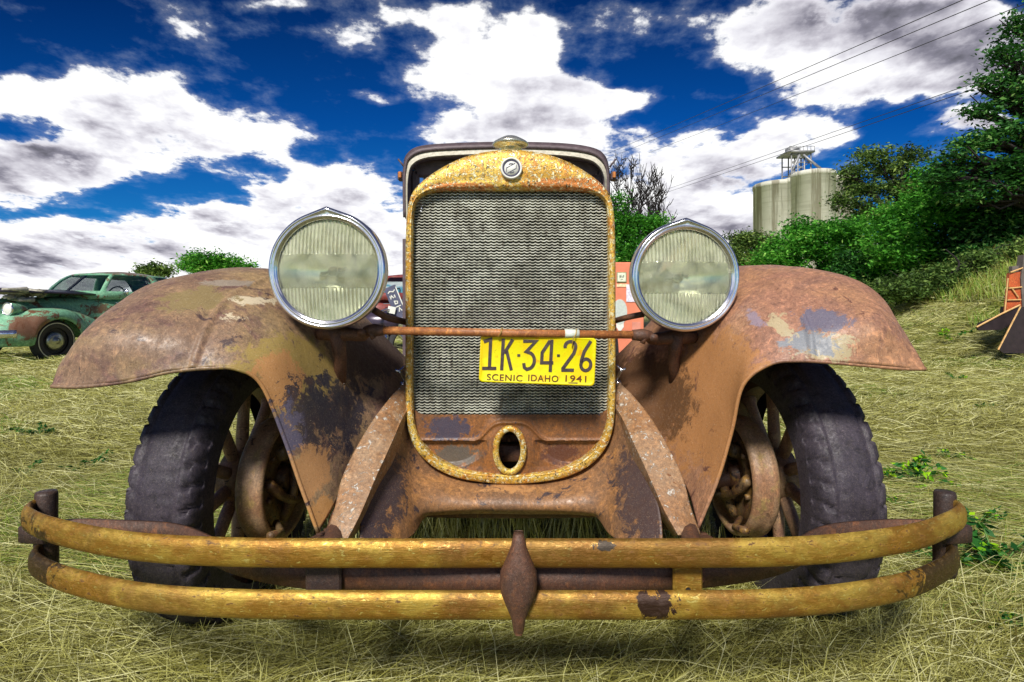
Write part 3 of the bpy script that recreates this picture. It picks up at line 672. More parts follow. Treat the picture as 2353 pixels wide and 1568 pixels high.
def headlight(c, r, M_rim, yaw, lab):
    k = r / .132; S = Matrix.Translation(c) @ Matrix.Rotation(yaw, 4, 'Z') @ Matrix.Scale(k, 4)
    T = lambda vf: xf(vf, S)
    hb = part('headlight', T(lathe([(.1245, .004), (.127, -.004), (.127, -.02), (.122, -.045), (.108, -.085), (.085, -.115), (.05, -.135), (.0, -.142)], 72, '-Y')), M_IRON2); hb['label'] = lab
    rimv = lathe([(.1115, .002), (.1130, .009), (.1150, .0085), (.1165, .012), (.1195, .0125), (.1215, .010), (.1235, .013), (.1275, .0125), (.1308, .008), (.132, .0), (.1315, -.012), (.1285, -.024), (.127, -.024)], 96, '-Y')
    vv = []
    for p in rimv[0]:   # small peak pressed into the top of the rim
        a = math.atan2(p.z, p.x); rr = math.hypot(p.x, p.z); q = max(0, 1 - abs(a - math.pi / 2) / .34)
        if rr > .1225: s_ = 1 + .058 * q * q; p = Vector((p.x * s_, p.y - .006 * q, p.z * s_))
        vv.append(p)
    mesh_obj('rim', T((vv, rimv[1])), M_rim, hb)
    # parabolic reflector
    fpar = .045; prof = [(rr, rr * rr / (4 * fpar) - .080) for rr in np.linspace(.112, .012, 26)]
    mesh_obj('reflector', T(lathe(prof, 72, '-Y')), M_REFL, hb)
    mesh_obj('bulb', T(join(lathe([(0, -.020), (.007, -.022), (.011, -.030), (.011, -.040), (.007, -.048), (.008, -.060), (.012, -.062), (.012, -.085)], 24, '-Y'), tube([(-.030, .05, -.004), (-.008, .045, 0)], .004, 6), tube([(.010, .045, 0), (.024, .05, .006)], .003, 6))), M_SOCK, hb)
    # fluted lens: heightfield front, smooth back
    n = 230; rad = .1135; vs = []; idx = {}; fs = []
    for i in range(n + 1):
        for j in range(n + 1):
            x = -rad + 2 * rad * i / n; z = -rad + 2 * rad * j / n; rr = math.hypot(x, z)
            if rr > rad * 1.012: continue
            dome = .016 * (1 - (min(rr, rad) / rad) ** 2)
            up = z > .034; lo = z < -.040
            fl = 0
            if up: fl = .0016 * abs(math.sin(math.pi * x / .0085))
            elif lo: fl = .0016 * abs(math.sin(math.pi * x / .0085))
            else: fl = .0003 * math.sin(math.pi * x / .010)
            if up and abs(x - .01) < .028: fl *= 1.4
            idx[(i, j)] = len(vs); vs.append(Vector((x, -(dome + .001 - fl), z)))
    m_ = len(vs); back = [Vector((p.x, -(.016 * (1 - (min(math.hypot(p.x, p.z), rad) / rad) ** 2)) + .0025, p.z)) for p in vs]
    vs += back
    for (i, j), a in idx.items():
        if (i + 1, j) in idx and (i, j + 1) in idx and (i + 1, j + 1) in idx:
            b, c_, d = idx[(i + 1, j)], idx[(i + 1, j + 1)], idx[(i, j + 1)]
            fs.append((a, b, c_, d)); fs.append((m_ + a, m_ + d, m_ + c_, m_ + b))
    mesh_obj('lens', T((vs, fs)), lens_mat(c), hb)
    return hb
HLc = P(754, 621, 1.25); HRc = P(1573, 636, 1.33)
headlight(HLc, .1315, M_CHROME, R(-2), 'nearer headlight with dark rim edge and clouded lens')
headlight(HRc, .1300, M_CHROME, R(3), 'headlight with bright chrome rim beside the reddish fender')
# ---- lamp bar, brackets, stays ----------------------------------------------
b0 = P(852, 759, 1.30); b1 = P(1482, 770, 1.345)
part('lamp_bar', tube([b0, b0.lerp(b1, .5) + Vector((0, 0, -.0015)), b1], .0095, 16), M_ROD)
BAR = lambda px: b0.lerp(b1, (px - 852) / 630)
part('tape_band', tube([BAR(1293), BAR(1326)], .0103, 16), M_TAPE)
for s, c, b in ((-1, HLc, b0), (1, HRc, b1)):
    bx = [tube(cr([b + Vector((s * -.03, 0, 0)), b + Vector((s * .01, .004, -.002)), Vector((c.x - s * .06, c.y + .06, b.z - .012)), Vector((c.x + s * .01, c.y + .07, b.z - .006)), Vector((c.x + s * .05, c.y + .08, b.z - .01))], 16), [.0125, .014, .0155, .014, .012, .011, .012, .014, .015, .016, .018, .02, .02, .018, .016, .014], 12),
          tube([b + Vector((s * .018, -.016, -.006)), b + Vector((s * .018, .02, -.006))], .010, 6), tube([b + Vector((s * -.008, -.006, -.020)), b + Vector((s * .004, -.006, .006))], .006, 8),
          tube([Vector((c.x, c.y + .06, c.z - .135)), Vector((c.x, c.y + .09, c.z - .20)), Vector((c.x + s * .02, c.y + .14, c.z - .30))], [.02, .014, .018], 10)]
    o = part('lamp_bracket', join(*bx), M_IRON)
part('stay_rod', tube(cr([P(858, 712, 1.36), P(890, 730, 1.40), P(940, 742, 1.50)], 10), .0085, 10), M_IRON)
part('stay_rod', tube(cr([P(1480, 722, 1.40), P(1440, 730, 1.42), P(1405, 740, 1.50)], 10), .0075, 10), M_IRON)
# broken wire ends beside the shell
for s, px, py in ((-1, 922, 865), (1, 1424, 862)):
    part('hood_clamp', join(tube(cr([P(px - s * 8, py - 22, 1.55), P(px + s * 4, py - 12, 1.54), P(px + s * 14, py - 14, 1.54)], 8), .004, 6), tube(cr([P(px - s * 10, py + 14, 1.56), P(px - s * 2, py, 1.55), P(px + s * 4, py - 12, 1.54)], 8), .005, 6), tube([P(px - s * 12, py + 22, 1.55), P(px + s * 2, py + 16, 1.55)], .006, 6)), M_CHROME)

# ---- number plate -------------------------------------------------------
# local frame: origin lower-left, x along the plate, z up
po = P(1100, 878, 1.325); pxv = (P(1366, 888, 1.335) - po); PWD = pxv.length; ux = pxv.normalized(); uz = Vector((.012, -.02, 1)).normalized(); uz = (uz - ux * uz.dot(ux)).normalized()
PHT = .114; nrm = uz.cross(ux).normalized(); nrm = nrm if nrm.y < 0 else -nrm
def plate_mat(name, a, b_, rust_amt):
    m, t, b = new_mat(name); o = t.node('ShaderNodeTexCoord').outputs['Object']
    n = t.noise(o, 22, 8, .65, .4); n2 = t.noise(o, 75, 8, .7, .8)
    col = t.mix(t.mr(n, .42, .58), a, b_); edge = t.mr(n2, rust_amt, rust_amt + .04)
    col = t.mix(edge, col, srgb(120, 62, 20))
    nb = t.noise(o, 40, 6, .6)
    col = t.mix(t.math('MULTIPLY', t.mr(nb, .60, .72), .8), col, srgb(236, 160, 20))
    t.put(b.inputs['Base Color'], col); b.inputs['Roughness'].default_value = .42
    bn = t.node('ShaderNodeBump'); bn.inputs['Strength'].default_value = .3; bn.inputs['Distance'].default_value = .001
    t.put(bn.inputs['Height'], n2); t.l.new(bn.outputs[0], b.inputs['Normal']); return m
M_PLATE = plate_mat('yellow_plate', srgb(232, 224, 4), srgb(240, 208, 10), .655)
M_CHAR = plain('dark_characters', srgb(74, 62, 60)[:3], .5, 0, .2, 80, .3)
def rrect(w_, h_, r_, n=8):
    o_ = []
    for cx_, cz_, a0 in ((w_ - r_, r_, -90), (w_ - r_, h_ - r_, 0), (r_, h_ - r_, 90), (r_, r_, 180)):
        for k in range(n): a = R(a0 + 90 * k / (n - 1)); o_.append((cx_ + r_ * math.cos(a), cz_ + r_ * math.sin(a)))
    return o_
def plate_loop(inset, dep):
    return [po + ux * (inset + x) + uz * (inset + z) + nrm * dep for x, z in rrect(PWD - 2 * inset, PHT - 2 * inset, .010)]
lv = plate_loop(0, -.002) + plate_loop(0, .0) + plate_loop(.001, .0012) + plate_loop(.003, .0022) + plate_loop(.0045, .0012) + plate_loop(.006, .0004)
nn = 32; lf = grid_faces(6, nn, True) + [tuple(range(5 * nn, 6 * nn))]
PL = part('license_plate', (lv, lf), M_PLATE); PL['label'] = 'yellow embossed plate hung by wire under the lamp bar'
# characters traced in crop pixels of the plate (x 80..2090, y 150..970 -> plate)
def cp2(x, y):
    # crop 2353x1076 of source 1150..1500,800..960 -> D px
    X = (1150 + x * 350 / 2353) * .9412; Yp = (800 + y * 160 / 1076) * .9412
    k = (X - 1100) / 266; return (k * PWD, PHT - (Yp - (773 + 9 * k)) / (107) * PHT)
def arc(cx_, cy_, rx, ry, a0, a1, n=12): return [(cx_ + rx * math.cos(R(a0 + (a1 - a0) * i / n)), cy_ + ry * math.sin(R(a0 + (a1 - a0) * i / n))) for i in range(n + 1)]
big = [[(180, 275), (290, 235), (290, 690)], [(172, 692), (402, 692)],                                    # 1
       [(497, 225), (490, 720)], [(650, 235), (530, 440), (530, 460)], [(560, 420), (648, 720)],            # K
       [(822, 262), (1030, 262), (880, 425)] + arc(900, 570, 118, 135, -75, 60, 10)[1:] + [(900, 705), (858, 675), (846, 608)],   # 3
       [(1290, 235), (1285, 745)], [(1262, 250), (1140, 440), (1138, 600), (1330, 600)],                     # 4
       arc(1598, 345, 88, 82, -195, 10, 10) + [(1660, 450), (1490, 690), (1492, 716), (1672, 716)],         # 2
       [(1930, 255), (1830, 420), (1790, 560)] + arc(1865, 630, 82, 92, 200, -160, 16)]                       # 6
big = [[cp2(*p) for p in ln] for ln in big]
mesh_obj('plate_characters', join(strokes(big, .0076, po + nrm * .0004, ux, uz, .0013, nrm), strokes([[cp2(735, 485), cp2(782, 485)], [cp2(1385, 485), cp2(1432, 485)]], .0055, po + nrm * .0004, ux, uz, .0016, nrm),
    strokes([[cp2(372, 893), cp2(525, 893)], [cp2(1592, 922), cp2(1745, 922)]], .003, po + nrm * .0004, ux, uz, .0008, nrm)), M_CHAR, PL, smooth=False)
def text_mesh(body, xa, xb, zc, hgt):
    cu = bpy.data.curves.new('tmp', 'FONT'); cu.body = body; cu.size = 1; cu.space_character = 1.12; cu.offset = .012; cu.extrude = .0
    ob = bpy.data.objects.new('tmp', cu); C.objects.link(ob); dg = bpy.context.evaluated_depsgraph_get(); me = bpy.data.meshes.new_from_object(ob.evaluated_get(dg))
    xs = [q.co.x for q in me.vertices]; ys = [q.co.y for q in me.vertices]; x0_, x1_, y0_, y1_ = min(xs), max(xs), min(ys), max(ys)
    vs = [po + ux * (xa + (q.co.x - x0_) / (x1_ - x0_) * (xb - xa)) + uz * (zc + ((q.co.y - y0_) / (y1_ - y0_) - .5) * hgt) + nrm * .0016 for q in me.vertices]
    fs = [tuple(pp.vertices) for pp in me.polygons]
    bpy.data.objects.remove(ob); bpy.data.meshes.remove(me); bpy.data.curves.remove(cu)
    return vs, fs
a_, b_ = cp2(255, 828), cp2(835, 828); c_, d_ = cp2(930, 838), cp2(1425, 838); e_, g_ = cp2(1540, 845), cp2(1885, 845)
M_SMALL = plain('rusted_small_letters', srgb(104, 58, 24)[:3], .6, 0, .3, 120, .4)
mesh_obj('plate_legend', join(text_mesh('SCENIC', a_[0], b_[0], a_[1], .0155), text_mesh('IDAHO', c_[0], d_[0], c_[1], .0155), text_mesh('1941', e_[0], g_[0], e_[1], .0155)), M_SMALL, PL, smooth=False)
for px, dx in ((1146, -6), (1318, -8)):
    q = BAR(px); hole = po + ux * ((px + dx - 1100) / 266 * PWD) + uz * (PHT - .006)
    part('plate_wire', tube(cr([hole + nrm * .004 + uz * -.018 if px > 1200 else hole + nrm * .003, hole + nrm * .010, q + Vector((0, -.012, 0)), q + Vector((.002, -.004, .011)), q + Vector((.004, .012, .002)), hole + Vector((0, .006, 0))], 24), .0013, 6), M_WIRE)

# ---- bumper -------------------------------------------------------------
pathU = [(-.935, 1.115), (-.930, 1.090), (-.895, 1.055), (-.80, 1.004), (-.63, .945), (-.45, .922), (-.22, .918), (0, .918), (.25, .918), (.42, .922), (.56, .942), (.70, .985), (.80, 1.040), (.858, 1.085), (.868, 1.112)]
def barpath(z, kx=1.0, n=110): return cr([(x * kx, y, z) for x, y in pathU], n)
hh = .0242
barprof = []
for k in range(13):
    a = -1 + 2 * k / 12; barprof.append((.0105 * (1 - abs(a) ** 3.2) + .001, a * hh))
barprof += [(-.004, hh * .9), (-.006, 0), (-.004, -hh * .9)]
BMP = part('bumper', sweep(cr([(-.925, 1.128, .325), (-.90, 1.155, .325), (-.80, 1.150, .325), (-.66, 1.125, .325), (-.50, 1.02, .325), (-.36, .972, .323), (-.15, .952, .322), (0, .944, .322), (.18, .95, .322), (.38, .985, .323), (.50, 1.03, .325), (.62, 1.12, .325), (.74, 1.150, .325), (.84, 1.152, .325), (.862, 1.128, .325)], 120), [(-.004, -.024), (.004, -.024), (.005, 0), (.004, .024), (-.004, .024)]), M_IRON)
BMP['label'] = 'full width double bar bumper, yellowed plating over rust'
mesh_obj('bumper_bar', sweep(barpath(.381), barprof), M_BUMP, BMP)
mesh_obj('bumper_bar', sweep(barpath(.297, .985), barprof), M_BUMP, BMP)
for x, xl in ((-.925, 0), (.860, 0)):
    s = 1 if x > 0 else -1
    mesh_obj('end_bolt', join(lathe([(0, .416), (.017, .416), (.019, .411), (.019, .36), (.0205, .350), (.0205, .26), (.018, .25), (0, .25)], 24, 'Z', (x, 1.124, 0)), box((x + s * .008, 1.108, .338), (.060, .022, .034), s * .15, .003)), M_IRON2, BMP)
# forged centre clamp
cl_ = [(.4215, .008, .004), (.416, .0085, .010), (.398, .012, .014), (.378, .020, .020), (.358, .029, .026), (.338, .030, .028), (.322, .028, .026), (.302, .020, .020), (.284, .012, .015), (.262, .0085, .011), (.256, .006, .005)]
cv = []
for (z, hw, dp) in cl_:
    for k in range(16):
        a = 2 * math.pi * k / 16; ca, sa = math.cos(a), math.sin(a)
        dimple = .010 * max(0, 1 - ((ca * hw / .010) ** 2 + ((z - .338) / .016) ** 2)) if sa < 0 else 0
        cv.append(Vector((.0105 + hw * (abs(ca) ** .8) * (1 if ca > 0 else -1), .905 + dp * sa * .9 + dimple, z)))
mesh_obj('centre_clamp', (cv, grid_faces(len(cl_), 16, True) + [tuple(range(16)), tuple(range((len(cl_) - 1) * 16, len(cl_) * 16))[::-1]]), M_IRON, BMP)
mesh_obj('bumper_bracket', box((P(740, 0, .94).x, .950, .335), (.060, .012, .085), 0, .003), M_IRON2, BMP, smooth=False)
brk = box((P(1581, 0, .94).x, .944, .333), (.049, .010, .090), 0, .003)
mesh_obj('bumper_bracket', join(brk, lathe([(.0045, .001), (.0055, .0015), (.0065, 0)], 20, '-Y', (P(1581, 0, .938).x, .938, .311))), M_BUMP, BMP, smooth=False)
mesh_obj('bracket_hole', lathe([(0, .0012), (.0045, .0012)], 20, '-Y', (P(1581, 0, .938).x, .938, .311)), M_BLACK, BMP)
for s in (-1, 1):
    part('dumb_iron', tube(cr([(s * .31, .965, .325), (s * .345, 1.08, .31), (s * .37, 1.2, .32), (s * .375, 1.4, .38), (s * .36, 2.0, .46)], 16), .020, 10), M_IRON)

# ================================================================== THE GROUND
def sst(x, a, b):
    t = np.clip((x - a) / (b - a), 0, 1); return t * t * (3 - 2 * t)
def gz(X, Y):
    X = np.asarray(X, float); Y = np.asarray(Y, float)
    bank = sst(X, 5.8, 13.5) * 2.6 * sst(Y, 3, 8) * (1 - .65 * sst(Y, 22, 60))
    far = sst(Y, 60, 500) * 2.0
    bump = .018 * np.sin(X * 1.7 + .6 * np.sin(Y * 1.1)) * np.cos(Y * 1.3) + .01 * np.sin(X * 4.1 + Y * 3.3)
    return bank + far + bump * np.clip((np.hypot(X, Y - 1.3) - .8) / 2, 0, 1)
xs = np.concatenate([-np.geomspace(700, 14, 24), np.linspace(-13, 15, 113), np.geomspace(16, 700, 24)])
ys = np.concatenate([np.linspace(-40, -1, 12), np.linspace(-.6, 30, 130), np.geomspace(31, 1400, 34)])
GX, GY = np.meshgrid(xs, ys, indexing='ij'); GZ = gz(GX, GY)
gv = np.stack([GX, GY, GZ], -1).reshape(-1, 3)
def ground_mat():
    m, t, b = new_mat('straw_ground'); o = t.node('ShaderNodeTexCoord').outputs['Object']
    big = t.noise(o, .55, 6, .6, .5); mid = t.noise(t.vm('MULTIPLY', o, (1, 2.2, 1)), 3.2, 8, .65, .8); fine = t.noise(t.vm('MULTIPLY', o, (1, 3.2, 1)), 22, 10, .72, 1.0)
    col = t.mix(t.mr(mid, .36, .62), srgb(190, 190, 112), srgb(216, 214, 152)); col = t.mix(t.mr(big, .50, .64), col, srgb(140, 158, 66))
    col = t.mix(t.mr(fine, .54, .42), col, srgb(84, 84, 40)); 
    dist = t.length(o); gx, gy, gzz = t.sep(o); col = t.mix(t.mr(dist, 9, 3), col, t.mix(1.0, col, (.30, .29, .19, 1), 'MULTIPLY'))  # nearby ground darkened to paint the shade down between the straw
    far = t.mr(dist, 70, 160); col = t.mix(far, col, srgb(150, 160, 92))
    t.put(b.inputs['Base Color'], col); b.inputs['Roughness'].default_value = .9; b.inputs['Specular IOR Level'].default_value = .1
    bn = t.node('ShaderNodeBump'); bn.inputs['Strength'].default_value = .9; bn.inputs['Distance'].default_value = .03
    t.put(bn.inputs['Height'], fine); t.l.new(bn.outputs[0], b.inputs['Normal']); return m
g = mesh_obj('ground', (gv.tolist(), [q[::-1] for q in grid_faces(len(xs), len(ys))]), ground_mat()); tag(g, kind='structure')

# ---- quads with a per face tint --------------------------------------------------
def tint_mesh(name, V_, nper, tint, mat, parent=None, Fidx=None):
    """V_ (n, nper, 3): n little polygons of nper corners."""
    n = V_.shape[0]; me = bpy.data.meshes.new(name)
    if Fidx is None: Fidx = [tuple(range(nper))]
    me.vertices.add(n * nper); me.vertices.foreach_set('co', V_.astype(np.float32).ravel())
    base = (np.arange(n) * nper)[:, None]
    loops = np.concatenate([base + np.array(q)[None, :] for q in Fidx], 1).ravel(); k = len(Fidx); ln = len(Fidx[0])
    me.loops.add(n * k * ln); me.loops.foreach_set('vertex_index', loops.astype(np.int32))
    me.polygons.add(n * k); me.polygons.foreach_set('loop_start', (np.arange(n * k) * ln).astype(np.int32)); me.polygons.foreach_set('loop_total', np.full(n * k, ln, np.int32))
    me.update(calc_edges=True)
    at = me.attributes.new('tint', 'FLOAT', 'FACE'); at.data.foreach_set('value', np.repeat(tint, k).astype(np.float32))
    me.materials.append(mat); o = bpy.data.objects.new(name, me); C.objects.link(o)
    if parent: o.parent = parent
    return o
def tint_mat(name, stops, transl=.35, rough=.6, spec=.25):
    m, t, b = new_mat(name); a = t.node('ShaderNodeAttribute'); a.attribute_name = 'tint'
    c = t.ramp(a.outputs['Fac'], stops); t.put(b.inputs['Base Color'], c); b.inputs['Roughness'].default_value = rough; b.inputs['Specular IOR Level'].default_value = spec
    if transl:
        tr = t.node('ShaderNodeBsdfTranslucent'); t.put(tr.inputs[0], c); mx = t.node('ShaderNodeMixShader'); mx.inputs[0].default_value = transl
        t.l.new(b.outputs[0], mx.inputs[1]); t.l.new(tr.outputs[0], mx.inputs[2]); t.l.new(mx.outputs[0], t.out.inputs[0])
    return m
M_STRAW = tint_mat('straw_blades', [(0, srgb(70, 62, 30)), (.18, srgb(112, 106, 48)), (.35, srgb(160, 158, 78)), (.55, srgb(204, 202, 126)), (.78, srgb(238, 236, 184)), (.9, srgb(150, 176, 66)), (1, srgb(96, 140, 48))], .3, .55, .3)
rs = np.random.RandomState(7)
def blades(n, X, Y, L, wd, tilt, ang, tint, name, z0=None):
    a = ang; ct = np.cos(tilt); st = np.sin(tilt)
    d = np.stack([np.cos(a) * ct, np.sin(a) * ct, st], -1)
    b = np.stack([X, Y, gz(X, Y) + (z0 if z0 is not None else 0)], -1)
    bend = rs.normal(0, .10, n)[:, None] * np.stack([-np.sin(a), np.cos(a), np.zeros(n)], -1)
    side = np.stack([-np.sin(a + rs.normal(0, .5, n)), np.cos(a), rs.normal(0, .35, n)], -1); side /= np.linalg.norm(side, axis=1)[:, None]
    up = st > .5
    side[up] = np.stack([np.ones(up.sum()), rs.normal(0, .3, up.sum()), np.zeros(up.sum())], -1)
    Lc = L[:, None]; w_ = wd[:, None]
    droop = np.zeros((n, 3)); droop[:, 2] = -rs.uniform(0, .25, n) * L * (1 - st * .5)
    m = b + d * Lc * .55; e = b + d * Lc + bend * Lc + droop
    V_ = np.stack([b - side * w_ * .5, b + side * w_ * .5, m + side * w_ * .45, m - side * w_ * .45, e + side * w_ * .12, e - side * w_ * .12], 1)
    return V_, tint
def tints(X, Y, n):
    g1 = .5 + .5 * np.sin(X * 1.9 + 1.3 * np.sin(Y * .9 + .5)) * np.cos(Y * 1.4 + X * .3)
    base = .08 + .70 * rs.beta(1.5, 1.5, n) + .12 * (g1 - .5)
    green = rs.rand(n) < np.where(X < -1, .14, .08) * (g1 > .62) * 2
    base = base + .10 * np.clip((Y - 2.0) / 3, 0, 1)
    return np.where(green, .88 + .12 * rs.rand(n), np.clip(base, 0, .84))
parts_ = []
def field(n, y0, y1, pw, kx, Lr, wk, flat_sig, z_hi, angsig=None, xlim=None):
    u = rs.rand(n); Y = (y0 ** (1 - pw) + u * (y1 ** (1 - pw) - y0 ** (1 - pw))) ** (1 / (1 - pw))
    X = (rs.rand(n) * 2 - 1) * (Y * kx + .3)
    if xlim: X = (rs.rand(n) * 2 - 1) * xlim
    L = rs.uniform(*Lr, n); wd = .0016 + wk * Y * rs.uniform(.6, 1.3, n)
    tilt = np.abs(rs.normal(0, flat_sig, n)); sw = np.sin(X * 1.3 + Y * .8) * .5
    ang = np.where(rs.rand(n) < .62, rs.normal(0, .40, n) + sw, rs.uniform(0, 6.283, n)) + np.pi * (rs.rand(n) < .5)
    return blades(n, X, Y, L, wd, np.clip(tilt, 0, 1.4), ang, tints(X, Y, n), 'g', rs.rand(n) ** 1.6 * z_hi)
parts_.append(field(150000, .75, 3.2, 1.02, 1.05, (.10, .36), .0002, .11, .05))
parts_.append(field(60000, .75, 3.2, 1.02, 1.05, (.02, .07), .0010, .30, .02))
parts_.append(field(7000, .75, 3.0, 1.02, 1.05, (.05, .12), .0002, .6, .01))
n = 110000; Y = rs.uniform(-1.5, 8, n); X = rs.uniform(-8.5, 8.5, n); k = np.abs(X) > np.maximum(Y, 0) * .98 + .25; X, Y = X[k], Y[k]; n = len(X)
parts_.append(blades(n, X, Y, rs.uniform(.12, .34, n), rs.uniform(.004, .007, n), np.abs(rs.normal(0, .16, n)), rs.normal(0, .6, n) + np.sin(X * 1.3 + Y * .8) * .5, tints(X, Y, n), 'g', rs.rand(n) * .04))
parts_.append(field(150000, 3.0, 9.0, 1.3, 1.02, (.08, .26), .0010, .16, .045))
parts_.append(field(70000, 8.5, 26.0, 1.4, 1.02, (.15, .42), .0013, .16, .06))
# finer stalks standing under the car and in front of the bumper
n = 5200; X = rs.uniform(-.62, .62, n); Y = rs.uniform(1.55, 3.6, n)
parts_.append(blades(n, X, Y, rs.uniform(.14, .30, n), np.full(n, .0022), rs.uniform(1.15, 1.55, n), rs.uniform(0, 6.28, n), np.clip(tints(X, Y, n), .3, .84), 'u'))
n = 4200; X = rs.uniform(-1.6, 1.6, n); Y = rs.uniform(.80, 1.6, n)
parts_.append(blades(n, X, Y, rs.uniform(.05, .15, n), np.full(n, .0018), np.clip(rs.normal(.9, .35, n), .2, 1.5), rs.uniform(0, 6.28, n), np.clip(tints(X, Y, n), .1, .84), 'u'))
# taller green-yellow grass at the foot of the bank
n = 26000; Y = rs.uniform(8, 17, n); X = Y * rs.uniform(.58, .95, n)
k = (gz(X, Y) > .75 + .25 * np.sin(X * 3)); X, Y = X[k], Y[k]; n = len(X)
parts_.append(blades(n, X, Y, rs.uniform(.12, .34, n), np.full(n, .011), rs.uniform(1.0, 1.5, n), rs.uniform(0, 6.28, n), np.where(rs.rand(n) < .6, rs.uniform(.84, 1.0, n), rs.uniform(.1, .5, n)), 'u'))
VV = np.concatenate([p_[0] for p_ in parts_]); TT = np.concatenate([p_[1] for p_ in parts_])
go = tint_mesh('dry_grass', VV, 6, TT, M_STRAW, None, [(0, 1, 2, 3), (3, 2, 4, 5)]); tag(go, 'flattened pale straw and dry grass covering the field', 'grass', kind='stuff')

# ---- leafy things -----------------------------------------------------------------
M_LEAF_DARK = tint_mat('dark_leaves', [(0, srgb(20, 52, 22)), (.5, srgb(46, 98, 40)), (.8, srgb(84, 146, 60)), (1, srgb(160, 196, 110))], .3)
M_LEAF_BRIGHT = tint_mat('bright_leaves', [(0, srgb(28, 80, 22)), (.5, srgb(76, 152, 44)), (.85, srgb(124, 198, 70)), (1, srgb(184, 228, 116))], .4)
M_LEAF_OLIVE = tint_mat('olive_leaves', [(0, srgb(44, 64, 30)), (.6, srgb(90, 122, 54)), (1, srgb(156, 180, 92))], .3)
M_BARK = plain('grey_bark', srgb(72, 60, 50)[:3], .9, 0, .6, 12, .35)
M_BARKD = plain('dark_bark', srgb(40, 34, 34)[:3], .9, 0, .6, 12, .3)
def leaf_cloud(clumps, n, size, seed, shell=.55, flat=.35):
    r = np.random.RandomState(seed); cl_ = np.array(clumps, float)      # x y z rx ry rz
    vol = (cl_[:, 3] * cl_[:, 4] * cl_[:, 5]) ** .67; k = r.choice(len(cl_), n, p=vol / vol.sum()); c = cl_[k]
    d = r.normal(0, 1, (n, 3)); d /= np.linalg.norm(d, axis=1)[:, None]
    rad = (shell + (1 - shell) * r.rand(n)) * (1 + .16 * np.sin(d[:, 0] * 9 + k) * np.cos(d[:, 2] * 8 + k * 2))
    # twig level clusters so that the leaves bunch with gaps between
    nb = max(8, n // 22); tw = r.randint(0, nb, n); rb = np.random.RandomState(seed + 1)
    p = c[:, :3] + d * c[:, 3:] * rad[:, None]
    # snap each leaf towards a twig centre: take another leaf of the same clump as centre
    order = np.argsort(k, kind='stable'); grp = np.arange(n) // 22; cent = np.zeros((n, 3)); ps = p[order]; 
    first = ps[(grp * 22).clip(0, n - 1)]; same = (k[order] == k[order][(grp * 22).clip(0, n - 1)])
    ps2 = np.where(same[:, None], first + r.normal(0, 1, (n, 3)) * size * np.array([2.6, 2.6, 1.5]), ps); p = ps2; kk = k[order]
    t1 = r.normal(0, 1, (n, 3)); t1[:, 2] *= .5; t1 /= np.linalg.norm(t1, axis=1)[:, None]
    nn_ = r.normal(0, 1, (n, 3)); nn_[:, 2] = np.abs(nn_[:, 2]) + flat; t2 = np.cross(nn_, t1); t2 /= np.linalg.norm(t2, axis=1)[:, None]
    s = (size * r.uniform(.6, 1.35, n))[:, None]
    V_ = np.stack([p - t1 * s, p + t2 * s * .42 - t1 * s * .1, p + t1 * s, p - t2 * s * .42 - t1 * s * .1], 1)
    clump_t = np.random.RandomState(seed + 3).uniform(-.2, .2, len(cl_))[kk]
    return V_, np.clip(r.beta(2, 2.2, n) + clump_t, 0, 1)
def limb_tree(seed, h, spread, levels=3, r0=.12, lean=0, split=4, droop=.0, start=.35, upb=.55):
    """tapered trunk with forked limbs. returns (mesh, tip points)"""
    r = random.Random(seed); ms = []; tips = []
    def grow(p, d, L, rad, lev):
        pts = [p]; rr = [rad]; q = p.copy(); dd = d.copy(); m = 5
        for i in range(m):
            dd = (dd + Vector((r.gauss(0, .13), r.gauss(0, .13), r.gauss(0, .08) + .04))).normalized(); q = q + dd * L / m; pts.append(q.copy()); rr.append(rad * (1 - .55 * (i + 1) / m))
        ms.append(tube(pts, rr, 7 if lev == 0 else 5, False))
        if lev >= levels: tips.append(q); return
        for k in range(split + (1 if lev == 0 else 0)):
            f = start + (1 - start) * (k + r.random() * .6) / (split + .6) if lev == 0 else r.uniform(.35, 1.0)
            i = min(m, max(1, int(f * m + .5))); b = pts[i]
            a = r.uniform(0, 6.283); up = upb * r.uniform(.4, 1.2)
            nd = (Vector((math.cos(a), math.sin(a), up)) * spread + dd * .8).normalized()
            grow(b, nd, L * r.uniform(.50, .72), rr[i] * .72, lev + 1)
        tips.append(q)
    grow(Vector((0, 0, 0)), Vector((lean, 0, 1)).normalized(), h, r0, 0)
    return join(*ms), tips
def tree(name, x, y, label, cat, trunk=None, clumps=None, n=0, size=.06, mat=None, bark=None, seed=1, group=None, zoff=0.0, shell=.55):
    root = empty(name, (x, y, float(gz(x, y)) + zoff)); tag(root, label, cat, group)
    if trunk: mesh_obj('trunk', trunk, bark or M_BARK, root, world=False)
    if clumps:
        V_, tt = leaf_cloud(clumps, n, size, seed, shell); tint_mesh('crown', V_, 4, tt, mat, root)
    return root
def rel(px, py, Y, x, y, r_, ry=None, rz=None):
    """clump centred on a photo point at depth Y, relative to a tree base."""
    p = P(px, py, Y); return (p.x - x, p.y - y, p.z - float(gz(x, y)), r_, ry or r_, rz or r_)
